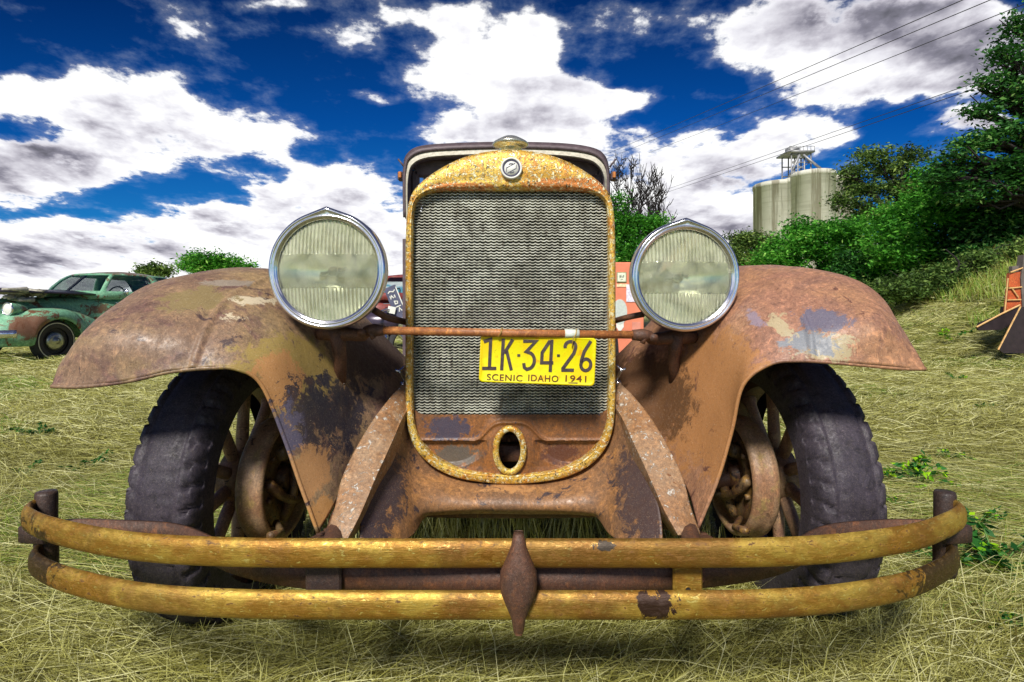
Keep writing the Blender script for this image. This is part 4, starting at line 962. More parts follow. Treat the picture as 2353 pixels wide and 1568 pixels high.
def crown_tree(name, px, Y, cl_px, n, size, mat, label, seed, cat='tree', h=None, trunk_r=.1, group=None, shell=.5, base_px=None, spread=.8, upb=.6):
    x = (px - CX) / F * Y; y = Y
    r = random.Random(seed); cs = []
    for (qx, qy, rx, rz) in cl_px:
        R_ = rx / F * Y; Z_ = rz / F * Y; dy = r.uniform(-.5, .5) * R_
        cs.append(rel(qx, qy, Y, x, y, R_, R_, Z_)[:1] + (dy,) + rel(qx, qy, Y, x, y, R_, R_, Z_)[2:])
        for q in range(5):
            a = r.uniform(0, 6.28); b = r.uniform(-.8, 1)
            cs.append((cs[-1 - q][0] + R_ * .75 * math.cos(a), cs[-1 - q][1] + R_ * .75 * math.sin(a), cs[-1 - q][2] + Z_ * .75 * b, R_ * r.uniform(.25, .45), R_ * r.uniform(.25, .45), Z_ * r.uniform(.22, .40)))
    top = max(c[2] + c[5] for c in cs)
    # trunk with a limb to every main clump
    ms = []; hh_ = h or top * .8
    tp = cr([(0, 0, -.3), (r.uniform(-.1, .1), 0, hh_ * .3), (r.uniform(-.2, .2), r.uniform(-.2, .2), hh_ * .65), (r.uniform(-.3, .3), 0, hh_)], 12); rr = [trunk_r * (1 - .75 * i / 11) for i in range(12)]
    ms.append(tube(tp, rr, 9, False))
    for c in cs[::2]:
        e = Vector(c[:3]); k = max(0, min(9, int(10 * (e.z * .62) / max(hh_, .1)))); b = tp[k]; mid = b.lerp(e, .5) + Vector((0, 0, .12 * (e - b).length))
        ms.append(tube(cr([b, mid, e], 7), [rr[k] * .5 * (1 - .75 * i / 6) for i in range(7)], 5, False))
        for q in range(3):
            ms.append(tube([mid, mid.lerp(e, .5) + Vector((r.gauss(0, .3), r.gauss(0, .3), r.gauss(0, .3))) * c[3], e + Vector((r.gauss(0, .6), r.gauss(0, .6), r.gauss(0, .5))) * c[3]], [rr[k] * .22, rr[k] * .14, rr[k] * .06], 4, False))
    return tree(name, x, y, label, cat, join(*ms), cs, n, size, mat, M_BARKD, seed, group, shell=shell)

crown_tree('tall_tree', 2470, 12.5, [(2345,60,38,30),(2310,130,36,26),(2370,150,60,40),(2270,190,34,20),(2330,215,50,28),(2400,240,70,40),(2255,255,36,18),(2310,300,56,28),(2230,330,48,20),(2380,330,60,40),(2200,370,50,18),(2290,385,60,26),(2360,420,70,40),(2170,405,40,18),(2250,440,60,24),(2420,40,50,50),(2440,380,80,60)],
           23000, .056, M_LEAF_DARK, 'tall dark tree at the right edge reaching to the top of the picture', 11, trunk_r=.22, shell=.2)
crown_tree('leafy_tree', 2050, 19, [(2005,362,40,24),(1955,400,34,20),(2050,385,44,24),(2090,360,34,20),(1990,430,50,24),(2060,440,50,26),(1945,465,34,22),(2110,410,44,26),(2000,490,50,28),(2130,460,50,30)],
           16000, .062, M_LEAF_OLIVE, 'grey green tree with sky showing through, between silos and tall tree', 12, trunk_r=.16, shell=.2)
crown_tree('green_bush', 1880, 17.5, [(1880,560,75,50),(1800,585,60,44),(1950,590,70,60),(1840,530,40,34),(1770,620,50,40),(1900,640,90,40),(1960,540,50,36)],
           30000, .060, M_LEAF_BRIGHT, 'bright green bush in front of the concrete silos', 13, 'bush', trunk_r=.06, shell=.45)
crown_tree('large_bush', 2120, 15, [(2110,490,80,56),(2040,570,70,60),(2200,470,80,56),(2160,580,90,60),(2080,640,70,34),(2230,560,80,60),(2150,420,50,28),(2150,640,70,30),(2240,630,60,24),(2060,500,40,30)],
           42000, .058, M_LEAF_BRIGHT, 'large green bush on the bank below the tall tree', 14, 'bush', trunk_r=.08, shell=.5)
crown_tree('dark_bush', 2340, 13.5, [(2300,510,80,66),(2400,480,110,80),(2350,580,100,44),(2270,600,80,34),(2450,570,120,60),(2230,640,60,26)],
           36000, .058, M_LEAF_DARK, 'dark shadowy bush under the tall tree behind the stake truck', 15, 'bush', trunk_r=.08, shell=.5)
crown_tree('dark_bush', 2010, 16.0, [(2020,655,75,34),(1950,660,60,32),(2090,640,70,36),(1990,610,60,40),(2130,665,50,18)],
           18000, .055, M_LEAF_DARK, 'low dark bush just above the crest of the right fender', 16, 'bush', trunk_r=.05, shell=.5)
crown_tree('small_tree', 1715, 30, [(1700,560,28,22),(1740,560,34,26),(1715,600,40,26),(1760,590,34,36),(1690,590,22,26)],
           12000, .085, M_LEAF_OLIVE, 'small dark tree beside the utility pole', 17, trunk_r=.10, shell=.4)
crown_tree('bramble', 2180, 12.3, [(2000,682,40,22),(2060,668,60,30),(2130,652,66,34),(2210,634,70,36),(2290,612,70,36),(2370,588,80,40)], 20000, .046, M_LEAF_OLIVE, 'shaded bramble thicket along the foot of the bank below the bushes', 23, 'thicket', trunk_r=.04, shell=.4)
# ---- bare tree with green foliage at its foot ------------------------------------------------
def branchy(seed, h, r0):
    r = random.Random(seed); ms = []
    def grow(p, d, L, rad, lev):
        pts = [p]; rr = [rad]; q = p.copy(); dd = d.copy(); m = 6 if lev < 3 else 4
        for i in range(m):
            dd = (dd + Vector((r.gauss(0, .22), r.gauss(0, .22), r.gauss(0, .16) + .03))).normalized(); q = q + dd * L / m; pts.append(q.copy()); rr.append(rad * (1 - .5 * (i + 1) / m))
        ms.append(tube(pts, rr, 6 if lev < 2 else 3, False))
        if lev >= 5: return
        nk = (7, 5, 4, 4, 3)[lev]
        for k in range(nk):
            i = m if k == 0 else r.randint(max(1, int(m * (.45 if lev == 0 else .25))), m); b = pts[i]; a = r.uniform(0, 6.283)
            v_ = Vector((math.cos(a), math.sin(a), r.uniform(.05, .7)))
            nd = (v_ * .95 + dd * .75).normalized()
            grow(b, nd, L * r.uniform(.48, .66) if lev else L * r.uniform(.5, .68), max(.030, rr[i] * .66), lev + 1)
    grow(Vector((0, 0, -.2)), Vector((.0, 0, 1)), h * .56, r0, 0)
    return join(*ms)
def fit(vf):
    x0_, x1_ = min(p.x for p in vf[0]), max(p.x for p in vf[0]); z1_ = max(p.z for p in vf[0]); out = []
    for p in vf[0]:
        k = min(1, max(0, (p.z - .3) / 2.0)); xx = -2.2 + (p.x - x0_) / (x1_ - x0_) * 4.1; out.append(Vector((p.x * .4 * (1 - k) + xx * k, p.y * .5, p.z * 8.45 / z1_)))
    return out, vf[1]
bx_, by_ = (1462 - CX) / F * 27, 27.0
root = tree('bare_tree', bx_, by_, 'leafless branching tree right of the radiator above leafy undergrowth', 'tree', fit(branchy(5, 7.7, .46)), None, bark=M_BARKD)
crown_tree('leafy_shrub', 1450, 26, [(1430,530,34,30),(1480,520,36,24),(1450,580,46,34),(1510,510,20,14),(1420,600,30,26),(1425,480,18,34),(1490,570,26,30)],
           15000, .075, M_LEAF_BRIGHT, 'green leafy shrub under the leafless tree, right of the radiator', 18, 'shrub', trunk_r=.10, shell=.4)
crown_tree('distant_tree', 345, 55, [(330,622,14,10),(352,618,18,12),(372,622,16,11),(350,632,24,8)], 3000, .16, M_LEAF_OLIVE, 'small sparse distant tree above the roof of the green sedan', 19, trunk_r=.14, shell=.3)
crown_tree('distant_tree', 490, 60, [(445,606,28,16),(480,598,34,20),(520,604,30,16),(555,612,22,10),(480,618,50,16),(420,612,14,10)], 7000, .19, M_LEAF_BRIGHT, 'round green distant tree above the left fender', 20, trunk_r=.2, shell=.35)
# low far hedge on the horizon
for k_, (pxa, pxb, Yh, lab_) in enumerate([(-300, 120, 80, 'low far hedge line left of the green sedan'), (560, 960, 90, 'low far hedge line behind the left headlight')]):
    cs_ = [((px - CX) / F * Yh, 0, 1.2, 3.0, 2.5, 1.5 + .8 * math.sin(px * .05)) for px in range(pxa, pxb, 26)]
    root = empty('hedge', (0, Yh, float(gz(0, Yh)))); tag(root, lab_, 'hedge'); V_, tt = leaf_cloud(cs_, 4500, .3, 60 + k_, .3); tint_mesh('foliage', V_, 4, tt, M_LEAF_OLIVE, root)

# ---- weeds ---------------------------------------------------------------------------
M_WEED = tint_mat('weed_leaves', [(0, srgb(30, 80, 34)), (.55, srgb(56, 120, 50)), (.72, srgb(110, 176, 30)), (1, srgb(176, 226, 30))], .35)
def weed(px, py, s, n, lime, seed, label, Y=None):
    Yg = Y or H * F / (py - HY); x = (px - CX) / F * Yg; r = np.random.RandomState(seed)
    root = empty('weed', (x, Yg, float(gz(x, Yg)))); tag(root, label, 'weed', None)
    st = []; pos = []
    for k in range(max(5, n // 16)):
        a = r.uniform(0, 6.28); rad = s * r.uniform(.3, 1); hz_ = s * r.uniform(.25, .8)
        pts = cr([(0, 0, 0), (rad * .5 * math.cos(a), rad * .5 * math.sin(a), hz_ * .8), (rad * math.cos(a), rad * math.sin(a), hz_)], 6); st.append(tube(pts, [.003, .0028, .0025, .002, .0015, .001], 4, False))
        for q in range(2, 6): pos += [tuple(pts[q])] * 4
    mesh_obj('stem', join(*st), plain('weed_stem', srgb(80, 120, 50)[:3]), root, world=False)
    pos = np.array(pos); n_ = len(pos); pos = pos + r.normal(0, s * .05, (n_, 3)); t1 = r.normal(0, 1, (n_, 3)); t1[:, 2] *= .4; t1 /= np.linalg.norm(t1, axis=1)[:, None]
    nn_ = r.normal(0, .5, (n_, 3)); nn_[:, 2] += 1; t2 = np.cross(nn_, t1); t2 /= np.linalg.norm(t2, axis=1)[:, None]; sz = (s * .10 * r.uniform(.6, 1.3, n_))[:, None]
    V_ = np.stack([pos - t1 * sz, pos + t2 * sz * .5, pos + t1 * sz, pos - t2 * sz * .5], 1)
    tt = np.where(r.rand(n_) < lime, r.uniform(.75, 1, n_), r.uniform(0, .6, n_)); tint_mesh('leaves', V_, 4, tt, M_WEED, root)
weed(2105, 1125, .17, 260, .45, 1, 'lime tipped weed right of the right front tyre')
weed(2190, 1070, .11, 140, .35, 2, 'small weed behind the lime tipped one, further from the bumper')
weed(2290, 1320, .17, 300, .15, 3, 'dense dark green weed outside the right end of the bumper')
weed(2230, 1235, .12, 180, .1, 4, 'dark weed growing just behind the right bumper end')
weed(2060, 1180, .08, 100, .3, 5, 'little weed touching the right front tyre')
weed(2120, 1300, .10, 130, .2, 6, 'weed between the two bars at the right bumper end')
weed(2200, 880, .16, 90, .2, 7, 'thin weed in the straw below the stake truck')
weed(2190, 770, .3, 110, .5, 8, 'pale broad weed left of the black mud flap', Y=9.5)
weed(90, 1010, .14, 120, .0, 9, 'flat green weed patch at the left edge')
weed(200, 1090, .12, 110, .0, 10, 'flat green weed patch left of the left front tyre')
weed(60, 1090, .10, 100, .0, 11, 'small weed patch nearest the left edge of the picture')
weed(2330, 1480, .09, 120, .3, 12, 'bright weed in the lower right corner')
weed(2250, 940, .10, 60, .1, 13, 'spindly weed in the straw right of the right fender tip')

# ================================================================== GRAIN SILOS
def conc_mat():
    m, t, b = new_mat('silo_concrete'); o = t.node('ShaderNodeTexCoord').outputs['Object']
    n = t.noise(o, .35, 8, .6); st = t.noise(t.vm('MULTIPLY', o, (1, 1, .04)), .7, 8, .7); bands = t.noise(t.vm('MULTIPLY', o, (.05, .05, 1.4)), 1.0, 4, .6)
    c = t.mix(t.mr(n, .3, .7), srgb(198, 196, 182), srgb(216, 214, 202)); c = t.mix(t.math('MULTIPLY', t.mr(st, .49, .60), .75), c, srgb(122, 114, 92)); c = t.mix(t.math('MULTIPLY', t.mr(bands, .52, .6), .25), c, srgb(160, 158, 136))
    t.put(b.inputs['Base Color'], c); b.inputs['Roughness'].default_value = .9; return m
M_CONC = conc_mat(); M_STEEL = plain('grey_steel', srgb(150, 150, 152)[:3], .5, .4, 0, 2, .2)
YS = 104.0
sil = empty('grain_silos', (P(1830, 720, YS).x, YS, 0)); tag(sil, 'pale concrete grain elevator of joined silos behind the trees', 'grain elevator')
for (px, yy, rpx, topy) in ((1789, YS + 3, 54, 424), (1826, YS - .5, 25, 412), (1868, YS - 3, 46, 398), (1922, YS + 4, 34, 408)):
    r_ = rpx / F * yy; c = P(px, topy, yy); zt_ = c.z
    mesh_obj('silo', lathe([(r_, 0), (r_, zt_ - .9), (r_ + .12, zt_ - .85), (r_ + .12, zt_ - .2), (r_ - .1, zt_), (0, zt_ + .2)], 64, 'Z', (c.x, yy, 0)), M_CONC, sil)
xa, xb = P(1806, 0, YS).x, P(1850, 0, YS).x; zb_, zt_ = P(0, 424, YS).z, P(0, 358, YS).z
fr_ = []
for x in np.linspace(xa, xb, 4):
    for y in (YS - 2, YS + 1.5): fr_.append(tube([(x, y, zb_ - 2), (x, y, zt_)], .13, 5))
for z in np.linspace(zb_, zt_, 4):
    for y in (YS - 2, YS + 1.5): fr_.append(tube([(xa, y, z), (xb, y, z)], .11, 5))
for k in range(3):
    z0_, z1_ = zb_ + (zt_ - zb_) * k / 3, zb_ + (zt_ - zb_) * (k + 1) / 3; fr_.append(tube([(xa, YS - 2, z0_), (xb, YS - 2, z1_)], .09, 4)); fr_.append(tube([(xb, YS - 2, z0_), (xa, YS - 2, z1_)], .09, 4))
fr_.append(tube([(xb - 1.6, YS - 2.4, zt_ - .5), (P(1866, 0, YS).x, YS - 3, P(0, 398, YS).z)], .22, 6)); fr_.append(tube([(xb - 2.2, YS - 2.4, zt_ - .5), (P(1800, 0, YS).x, YS - 1, P(0, 426, YS).z)], .2, 6))
mesh_obj('conveyor_frame', join(*fr_), M_STEEL, sil)
mesh_obj('head_platform', join(box(((xa + xb) / 2 - .2, YS - .3, zt_ + .1), (xb - xa + 1.3, 4.6, .3)), box(((xa + xb) / 2 - .6, YS, zt_ + .8), (1.9, 1.6, 1.1)), *[tube([(x, YS - 2.5, zt_ + .2), (x, YS - 2.5, zt_ + 1.0)], .05, 4) for x in np.linspace(xa - .6, xb + .4, 8)], tube([(xa - .6, YS - 2.5, zt_ + 1.0), (xb + .4, YS - 2.5, zt_ + 1.0)], .05, 4)), M_STEEL, sil)
mesh_obj('ladder', join(*[tube([(P(px, 0, YS).x, YS - .2, 0), (P(px, 0, YS).x, YS - .2, P(0, 398, YS).z + .6)], .07, 4) for px in (1913, 1918)], *[tube([(P(1913, 0, YS).x, YS - .2, z), (P(1918, 0, YS).x, YS - .2, z)], .04, 4) for z in np.arange(1, 25, .6)]), M_STEEL, sil)
# ---- utility pole and lines ---------------------------------------------------------------
xp, yp = P(1718, 0, 34).x, 34.0; pole = empty('utility_pole', (xp, yp, float(gz(xp, yp)))); tag(pole, 'thin pale utility pole between the right headlight and the bushes', 'utility pole')
zt_ = P(0, 538, 34).z - float(gz(xp, yp))
mesh_obj('pole', tube([(0, 0, -.3), (0, 0, zt_)], [.12, .09], 10), plain('pale_pole', srgb(150, 158, 130)[:3], .8, 0, .2, 4), pole, world=False)
mesh_obj('crossarm', join(box((0, 0, zt_ - .25), (1.8, .1, .12)), *[tube([(x, 0, zt_ - .2), (x, 0, zt_ - .02)], .04, 6) for x in (-.8, 0, .8)]), M_BARK, pole, smooth=False, world=False)
lines_ = [((2205, 0, 16), (1380, 360, 60), 'uppermost power line crossing the sky at upper right'), ((2268, 0, 16), (1392, 366, 60), 'second power line from the top at upper right'),
          ((2400, -12, 16), (1490, 352, 60), 'third power line from the top, ending above the bare tree'), ((2353, 148, 18), (1500, 446, 62), 'fourth power line passing in front of the silo platform'), ((2353, 163, 18), (1490, 456, 62), 'lowest power line, just under the one crossing the silo platform')]
M_LINE = plain('power_line', (.03, .03, .035), .6, 0, 0, 5, .1)
for a, b, lab in lines_:
    A = P(*a); B = P(*b); d = A - B; A2 = A + d * .3
    pts = []
    for k in range(25):
        t = k / 24; p = B.lerp(A2, t); p.z -= .5 * 4 * t * (1 - t) * .12; pts.append(p)
    ln = mesh_obj('power_line', tube(pts, .013, 6, False), M_LINE); tag(ln, lab, 'power line', 'power lines across the sky')

# ================================================================== OLD SEDANS
M_DARKIN = plain('dark_interior', (.03, .028, .03), .8, 0, 0, 20, .2)
M_TYRE2 = plain('sedan_tyre', (.03, .028, .032), .7, 0, .2, 20, .2)
M_WW = plain('whitewall', srgb(206, 204, 190)[:3], .6, 0, 0, 20, .1)
M_HUBC = plain('hubcap', srgb(170, 172, 160)[:3], .3, .8, .1, 30, .15)
def sedan(x, y, rz, paint, label, hood_open=True, trim=M_CHROME):
    S = empty('old_sedan', (x, y, float(gz(x, y)) - .03), rz); tag(S, label, 'car')
    pt = lambda n, vf, m, par=S, sm=True: mesh_obj(n, vf, m, par, sm, world=False)
    # lower hull
    st = [(-1.75, .20, .42, .92), (-1.55, .30, .40, 1.02), (-1.0, .42, .38, 1.07), (-.45, .58, .36, 1.10), (-.1, .72, .34, 1.10), (.5, .78, .34, 1.09), (1.2, .78, .34, 1.08), (1.9, .72, .36, 1.02), (2.4, .58, .40, .86), (2.7, .35, .46, .66)]
    rows = []
    for (yy, w_, zb2, zt2) in st:
        rows.append([Vector((w_ * abs(math.cos(a)) ** .45 * (1 if math.cos(a) > 0 else -1), yy, (zb2 + zt2) / 2 + (zt2 - zb2) / 2 * abs(math.sin(a)) ** .6 * (1 if math.sin(a) > 0 else -1))) for a in np.linspace(0, 2 * math.pi, 41)[:-1]])
    rows2 = []
    cols = [cr([r[k] for r in rows], 40) for k in range(40)]
    for i in range(40): rows2.append([cols[k][i] for k in range(40)])
    pt('body', ([p for r in rows2 for p in r], grid_faces(40, 40, True) + [tuple(range(40))]), paint)
    # greenhouse grid
    def foot(u, w_, yf, yb, e=.5):
        c, s = math.cos(u), math.sin(u)        # u=0 -> +x side, -pi/2 -> front
        yc, hl = (yf + yb) / 2, (yb - yf) / 2
        return w_ * abs(c) ** e * (1 if c > 0 else -1), yc + hl * abs(s) ** e * (1 if s > 0 else -1)
    NUg = 96; ts = [0, .10, .16, .30, .50, .66, .74, .86, .95, 1.0]
    gvv = []
    for i in range(NUg):
        u = -math.pi / 2 + 2 * math.pi * i / NUg
        for t in ts:
            bx1, by1 = foot(u, .77, -.52, 2.15, .55); bx2, by2 = foot(u, .50, .12, 1.35, .62)
            q = t ** 1.5; gvv.append(Vector((bx1 + (bx2 - bx1) * q, by1 + (by2 - by1) * (t ** 1.1), 1.06 + .50 * math.sin(t * math.pi / 2) ** .9)))
    rings = len(ts); fB, fG = [], []
    def is_win(i, j):
        if j < 2 or j > 5: return False
        ii = min(i, NUg - 1 - i); return ii <= 10 or 13 <= ii <= 23 or 25 <= ii <= 32 or 43 <= ii <= 47
        p = sum((gvv[(i + a) % NUg * rings + j + b] for a in (0, 1) for b in (0, 1)), Vector()) / 4
        ax_, yy = abs(p.x), p.y
        front = yy < .05 and ax_ < .60
        if front: return ax_ > .03 and ax_ < .56
        if ax_ > .5 and .14 < yy < .86: return True
        if ax_ > .5 and .98 < yy < 1.55: return True
        if yy > 1.7 and ax_ < .30: return True
        return False
    for i in range(NUg):
        for j in range(rings - 1):
            q = (i * rings + j, (i + 1) % NUg * rings + j, (i + 1) % NUg * rings + j + 1, i * rings + j + 1)
            (fG if is_win(i, j) else fB).append(q)
    k0 = len(gvv); topc = Vector((0, .75, 1.625))
    v2 = list(gvv)
    prev = [i * rings + rings - 1 for i in range(NUg)]
    for kk in range(1, 6):
        t = kk / 5; cur = []
        for i in range(NUg):
            e = gvv[i * rings + rings - 1]; cur.append(len(v2)); v2.append(Vector((e.x + (topc.x - e.x) * t, e.y + (topc.y - e.y) * t, e.z + (topc.z - e.z) * math.sin(t * math.pi / 2))))
        for i in range(NUg): fB.append((prev[i], prev[(i + 1) % NUg], cur[(i + 1) % NUg], cur[i]))
        prev = cur
    o = pt('cabin', (v2, fB), paint); solid(o, .03, -1)
    pt('windows', (gvv, fG), M_GLASS)
    pt('seats', join(box((0, .75, .95), (1.2, .18, .55), 0, .05), box((0, 1.7, .95), (1.2, .2, .5), 0, .05)), M_DARKIN)
    pt('steering_wheel', (lambda L: tube(L + [L[0]], .014, 6, False))([Vector((.36 + .19 * math.cos(a), .28 + .05 * math.sin(a), 1.14 + .17 * math.sin(a))) for a in np.linspace(0, 6.283, 25)[:-1]]), M_DARKIN)
    for s in (-1, 1):
        # pontoon fenders
        for (y0, y1, yc, nm) in ((-2.15, -.15, -1.25, 'front_fender'), (1.15, 2.75, 1.85, 'rear_fender')):
            rws = []
            for i in range(41):
                yy = y0 + (y1 - y0) * i / 40; e = (yy - yc) / (yc - y0 if yy < yc else y1 - yc); k = max(0, 1 - abs(e) ** 2.2) ** .55
                ztop = .36 + .52 * k; zl = .28
                if abs(yy - yc) < .40: zl = .30 + math.sqrt(.40 ** 2 - (yy - yc) ** 2)
                zl = min(zl, ztop - .02); xo = .50 + .42 * k ** .5
                rws.append([Vector((s * (.42 + (xo - .42) * math.sin(a * math.pi / 2) ** .7), yy, zl + (ztop - zl) * max(0, math.cos(a * math.pi / 2)) ** .6 if a > .0 else ztop)) for a in np.linspace(0, 1, 14)])
            o = pt('fender', ([p for r in rws for p in r], grid_faces(41, 14)), paint); solid(o, .02, 0)
        for yc in (-1.25, 1.85):
            wv = pt('wheel', lathe([(.12, .02), (.19, .035), (.21, .05), (.215, -.06)], 40, 'X' if s > 0 else '-X', (s * .76, yc, .34)), M_DARKIN)
            pt('tyre', lathe([(.215, -.07), (.26, -.085), (.325, -.075), (.345, -.04), (.345, .04), (.325, .075), (.26, .085), (.215, .07)], 48, 'X' if s > 0 else '-X', (s * .76, yc, .34)), M_TYRE2, wv)
            pt('whitewall', lathe([(.285, .0865), (.30, .0865)], 48, 'X' if s > 0 else '-X', (s * .76, yc, .34)), M_WW, wv)
            pt('hubcap', lathe([(.15, .05), (.14, .075), (.09, .085), (.05, .083), (.045, .10), (0, .105)], 40, 'X' if s > 0 else '-X', (s * .76, yc, .34)), M_HUBC, wv)
        hl = pt('headlight', lathe([(.0, -.30), (.05, -.24), (.09, -.12), (.105, 0), (.105, .02)], 32, '-Y', (s * .60, -1.80, .86)), paint)
        pt('headlight_lens', lathe([(.088, .02), (.06, .035), (0, .042)], 32, '-Y', (s * .60, -1.80, .86)), M_WHITE, hl)
        pt('headlight_ring', lathe([(.105, .012), (.107, .028), (.092, .034), (.088, .02)], 32, '-Y', (s * .60, -1.80, .86)), trim, hl)
        pt('belt_trim', tube([(s * .775, -.1, .985), (s * .80, .6, .985), (s * .79, 1.6, .965)], .010, 5), trim)
        pt('door_handle', tube([(s * .80, .78, .93), (s * .83, .80, .93), (s * .83, .90, .93)], .012, 6), trim)
        pt('door_gap', tube([(s * .765, .08, 1.08), (s * .79, .06, .80), (s * .79, .10, .42)], .008, 4), M_DARKIN)
        pt('side_mirror', join(tube([(s * .74, .0, 1.12), (s * .90, -.02, 1.18)], .01, 5), lathe([(0, .01), (.06, .008), (.06, -.01), (0, -.02)], 20, '-Y', (s * .92, -.03, 1.19))), trim)
    bb = pt('bumper', sweep(cr([(-.95, -1.95, .48), (-.7, -2.18, .48), (0, -2.26, .48), (.7, -2.18, .48), (.95, -1.95, .48)], 30), [(-.012, -.06), (.012, -.06), (.02, 0), (.012, .06), (-.012, .06)]), trim)
    pt('grille', join(*[box((x_, -1.86, .66), (.014, .03, .46)) for x_ in np.linspace(-.20, .20, 13)]), trim, S, False)
    pt('windscreen_divider', tube([(0, -.50, 1.08), (0, -.33, 1.24), (0, -.12, 1.42), (0, .02, 1.53)], .022, 6), M_DARKIN)
    if hood_open:
        hd = [Vector((x_, yy, 1.09 + .12 * (1 - (x_ / .62) ** 2) * .6 + .04)) for yy in (-2.0, -1.6, -1.0, -.35) for x_ in np.linspace(-.62, .62, 13)]
        o = pt('raised_hood', (hd, grid_faces(4, 13)), plain('dark_hood', srgb(50, 46, 56)[:3], .4, .1, .1, 6, .2)); solid(o, .02, 0)
        rr_ = random.Random(3); jk = []
        for k in range(9):
            c = Vector((rr_.uniform(.2, .55), rr_.uniform(-1.8, -1.1), rr_.uniform(1.02, 1.12))); jk.append(tube(cr([c, c + Vector((rr_.uniform(-.2, .2), rr_.uniform(-.2, .2), rr_.uniform(-.02, .12))), c + Vector((rr_.uniform(-.35, .35), rr_.uniform(-.35, .35), rr_.uniform(-.05, .08)))], 6), [.03, .05, .04, .05, .03, .02], 6))
        pt('engine_junk', join(*jk), plain('pale_junk', srgb(170, 166, 150)[:3], .6, .2, .4, 14, .4))
    return S
M_GREEN = rusty('worn_green_paint', srgb(126, 182, 148), srgb(108, 166, 132), srgb(142, 192, 156), dark=srgb(112, 74, 52), dark_amt=.545, flake=srgb(180, 196, 170), flake_amt=.70, s=.30, rough=.45, bump=.15,
                patches=[((.92, -1.72, .60), (.25, .36, .22), srgb(124, 76, 58), .9), ((.5, .5, 1.6), (.9, 1.1, .07), srgb(110, 92, 74), 1.6), ((.75, -.5, .9), (.2, .5, .14), srgb(110, 78, 54), 1.2)])
sedan(-8.05, 10.7, R(-12), M_GREEN, 'green sedan with rust patches and open hood at the left edge')
M_REDP = rusty('worn_red_paint', srgb(128, 52, 52), srgb(140, 62, 56), srgb(120, 70, 50), s=.4, rough=.5, bump=.1)
sedan(-2.75, 11.6, R(-62), M_REDP, 'dark red sedan glimpsed between left headlight and radiator', hood_open=False)
# dark car part: a low black roadster nose and a lettered panel leaning on it
def at_ground(px, Y): x = (px - CX) / F * Y; return x, Y, float(gz(x, Y))
x, y, z = at_ground(872, 7.4)
bk = empty('motorcycle', (x, y, z)); tag(bk, 'parked dark motorcycle with lettered windscreen behind the left headlight', 'motorcycle')
zz = lambda py, Y=7.4: P(0, py, Y).z - z
mesh_obj('tank', lathe([(0, -.34), (.10, -.30), (.16, -.10), (.15, .10), (.09, .26), (0, .30)], 24, 'X', (.02, 0, zz(742))), plain('black_paint', srgb(66, 56, 72)[:3], .25, .2, 0, 10, .2), bk, world=False)
for dx in (-.62, .42):
    wv = mesh_obj('wheel', lathe([(.24, -.03), (.30, -.045), (.33, 0), (.30, .045), (.24, .03)], 40, 'Z', (0, 0, 0)), M_TYRE2, bk, world=False); wv.rotation_euler = (R(90), 0, 0); wv.location = (dx, 0, .33)
mesh_obj('frame', join(tube([(-.62, 0, .33), (-.3, 0, .55), (.15, 0, .6), (.42, 0, .33)], .03, 8), tube([(.42, 0, .33), (.30, 0, .95)], .03, 8), box((-.05, 0, .42), (.36, .22, .3), 0, .04)), M_CHROME, bk, world=False)
mesh_obj('windscreen', xf(box((0, 0, 0), (.16, .012, .46), 0, .004), Matrix.Translation(((912 - 872) / F * 7.4, -.05, zz(697))) @ Matrix.Rotation(R(-22), 4, 'Y')), plain('blue_grey_panel', srgb(86, 88, 112)[:3], .4, 0, 0, 20, .2), bk, world=False, smooth=False)
wc = Vector(((912 - 872) / F * 7.4, -.062, zz(697))); RY = Matrix.Rotation(R(-22), 3, 'Y'); wx, wz = RY @ Vector((1, 0, 0)), RY @ Vector((0, 0, 1))
lt = [[(-.05, .15), (-.02, .17), (.02, .15), (.05, .17)], [(-.04, .11), (-.04, .07), (-.02, .11), (0, .07)], [(.02, .11), (.02, .07)], [(.02, .02), (-.01, .03), (-.01, -.01), (.02, -.01), (.03, .02)], [(.0, -.12), (.02, -.07), (.04, -.12)], [(.03, -.16), (.06, -.15)], [(.075, .2), (.075, -.22)], [(-.02, -.05), (.05, -.05)]]
mesh_obj('screen_lettering', strokes(lt, .013, wc, wx, wz, .002), M_WHITE, bk, world=False, smooth=False)
mesh_obj('paper_tag', xf(box((0, 0, 0), (.10, .006, .09), 0, 0), Matrix.Translation(wc + Vector((-.05, -.03, -.09))) @ Matrix.Rotation(R(12), 4, 'Y')), M_WHITE, bk, world=False, smooth=False)
mesh_obj('handlebar', join(tube(cr([(.02, -.3, zz(722)), (.12, -.12, zz(712)), (.2, 0, zz(716)), (.12, .12, zz(712)), (.02, .3, zz(722))], 14), .018, 8), lathe([(0, .05), (.10, .03), (.11, 0), (.08, -.08), (0, -.12)], 24, 'X', (.32, 0, zz(745)))), M_CHROME, bk, world=False)

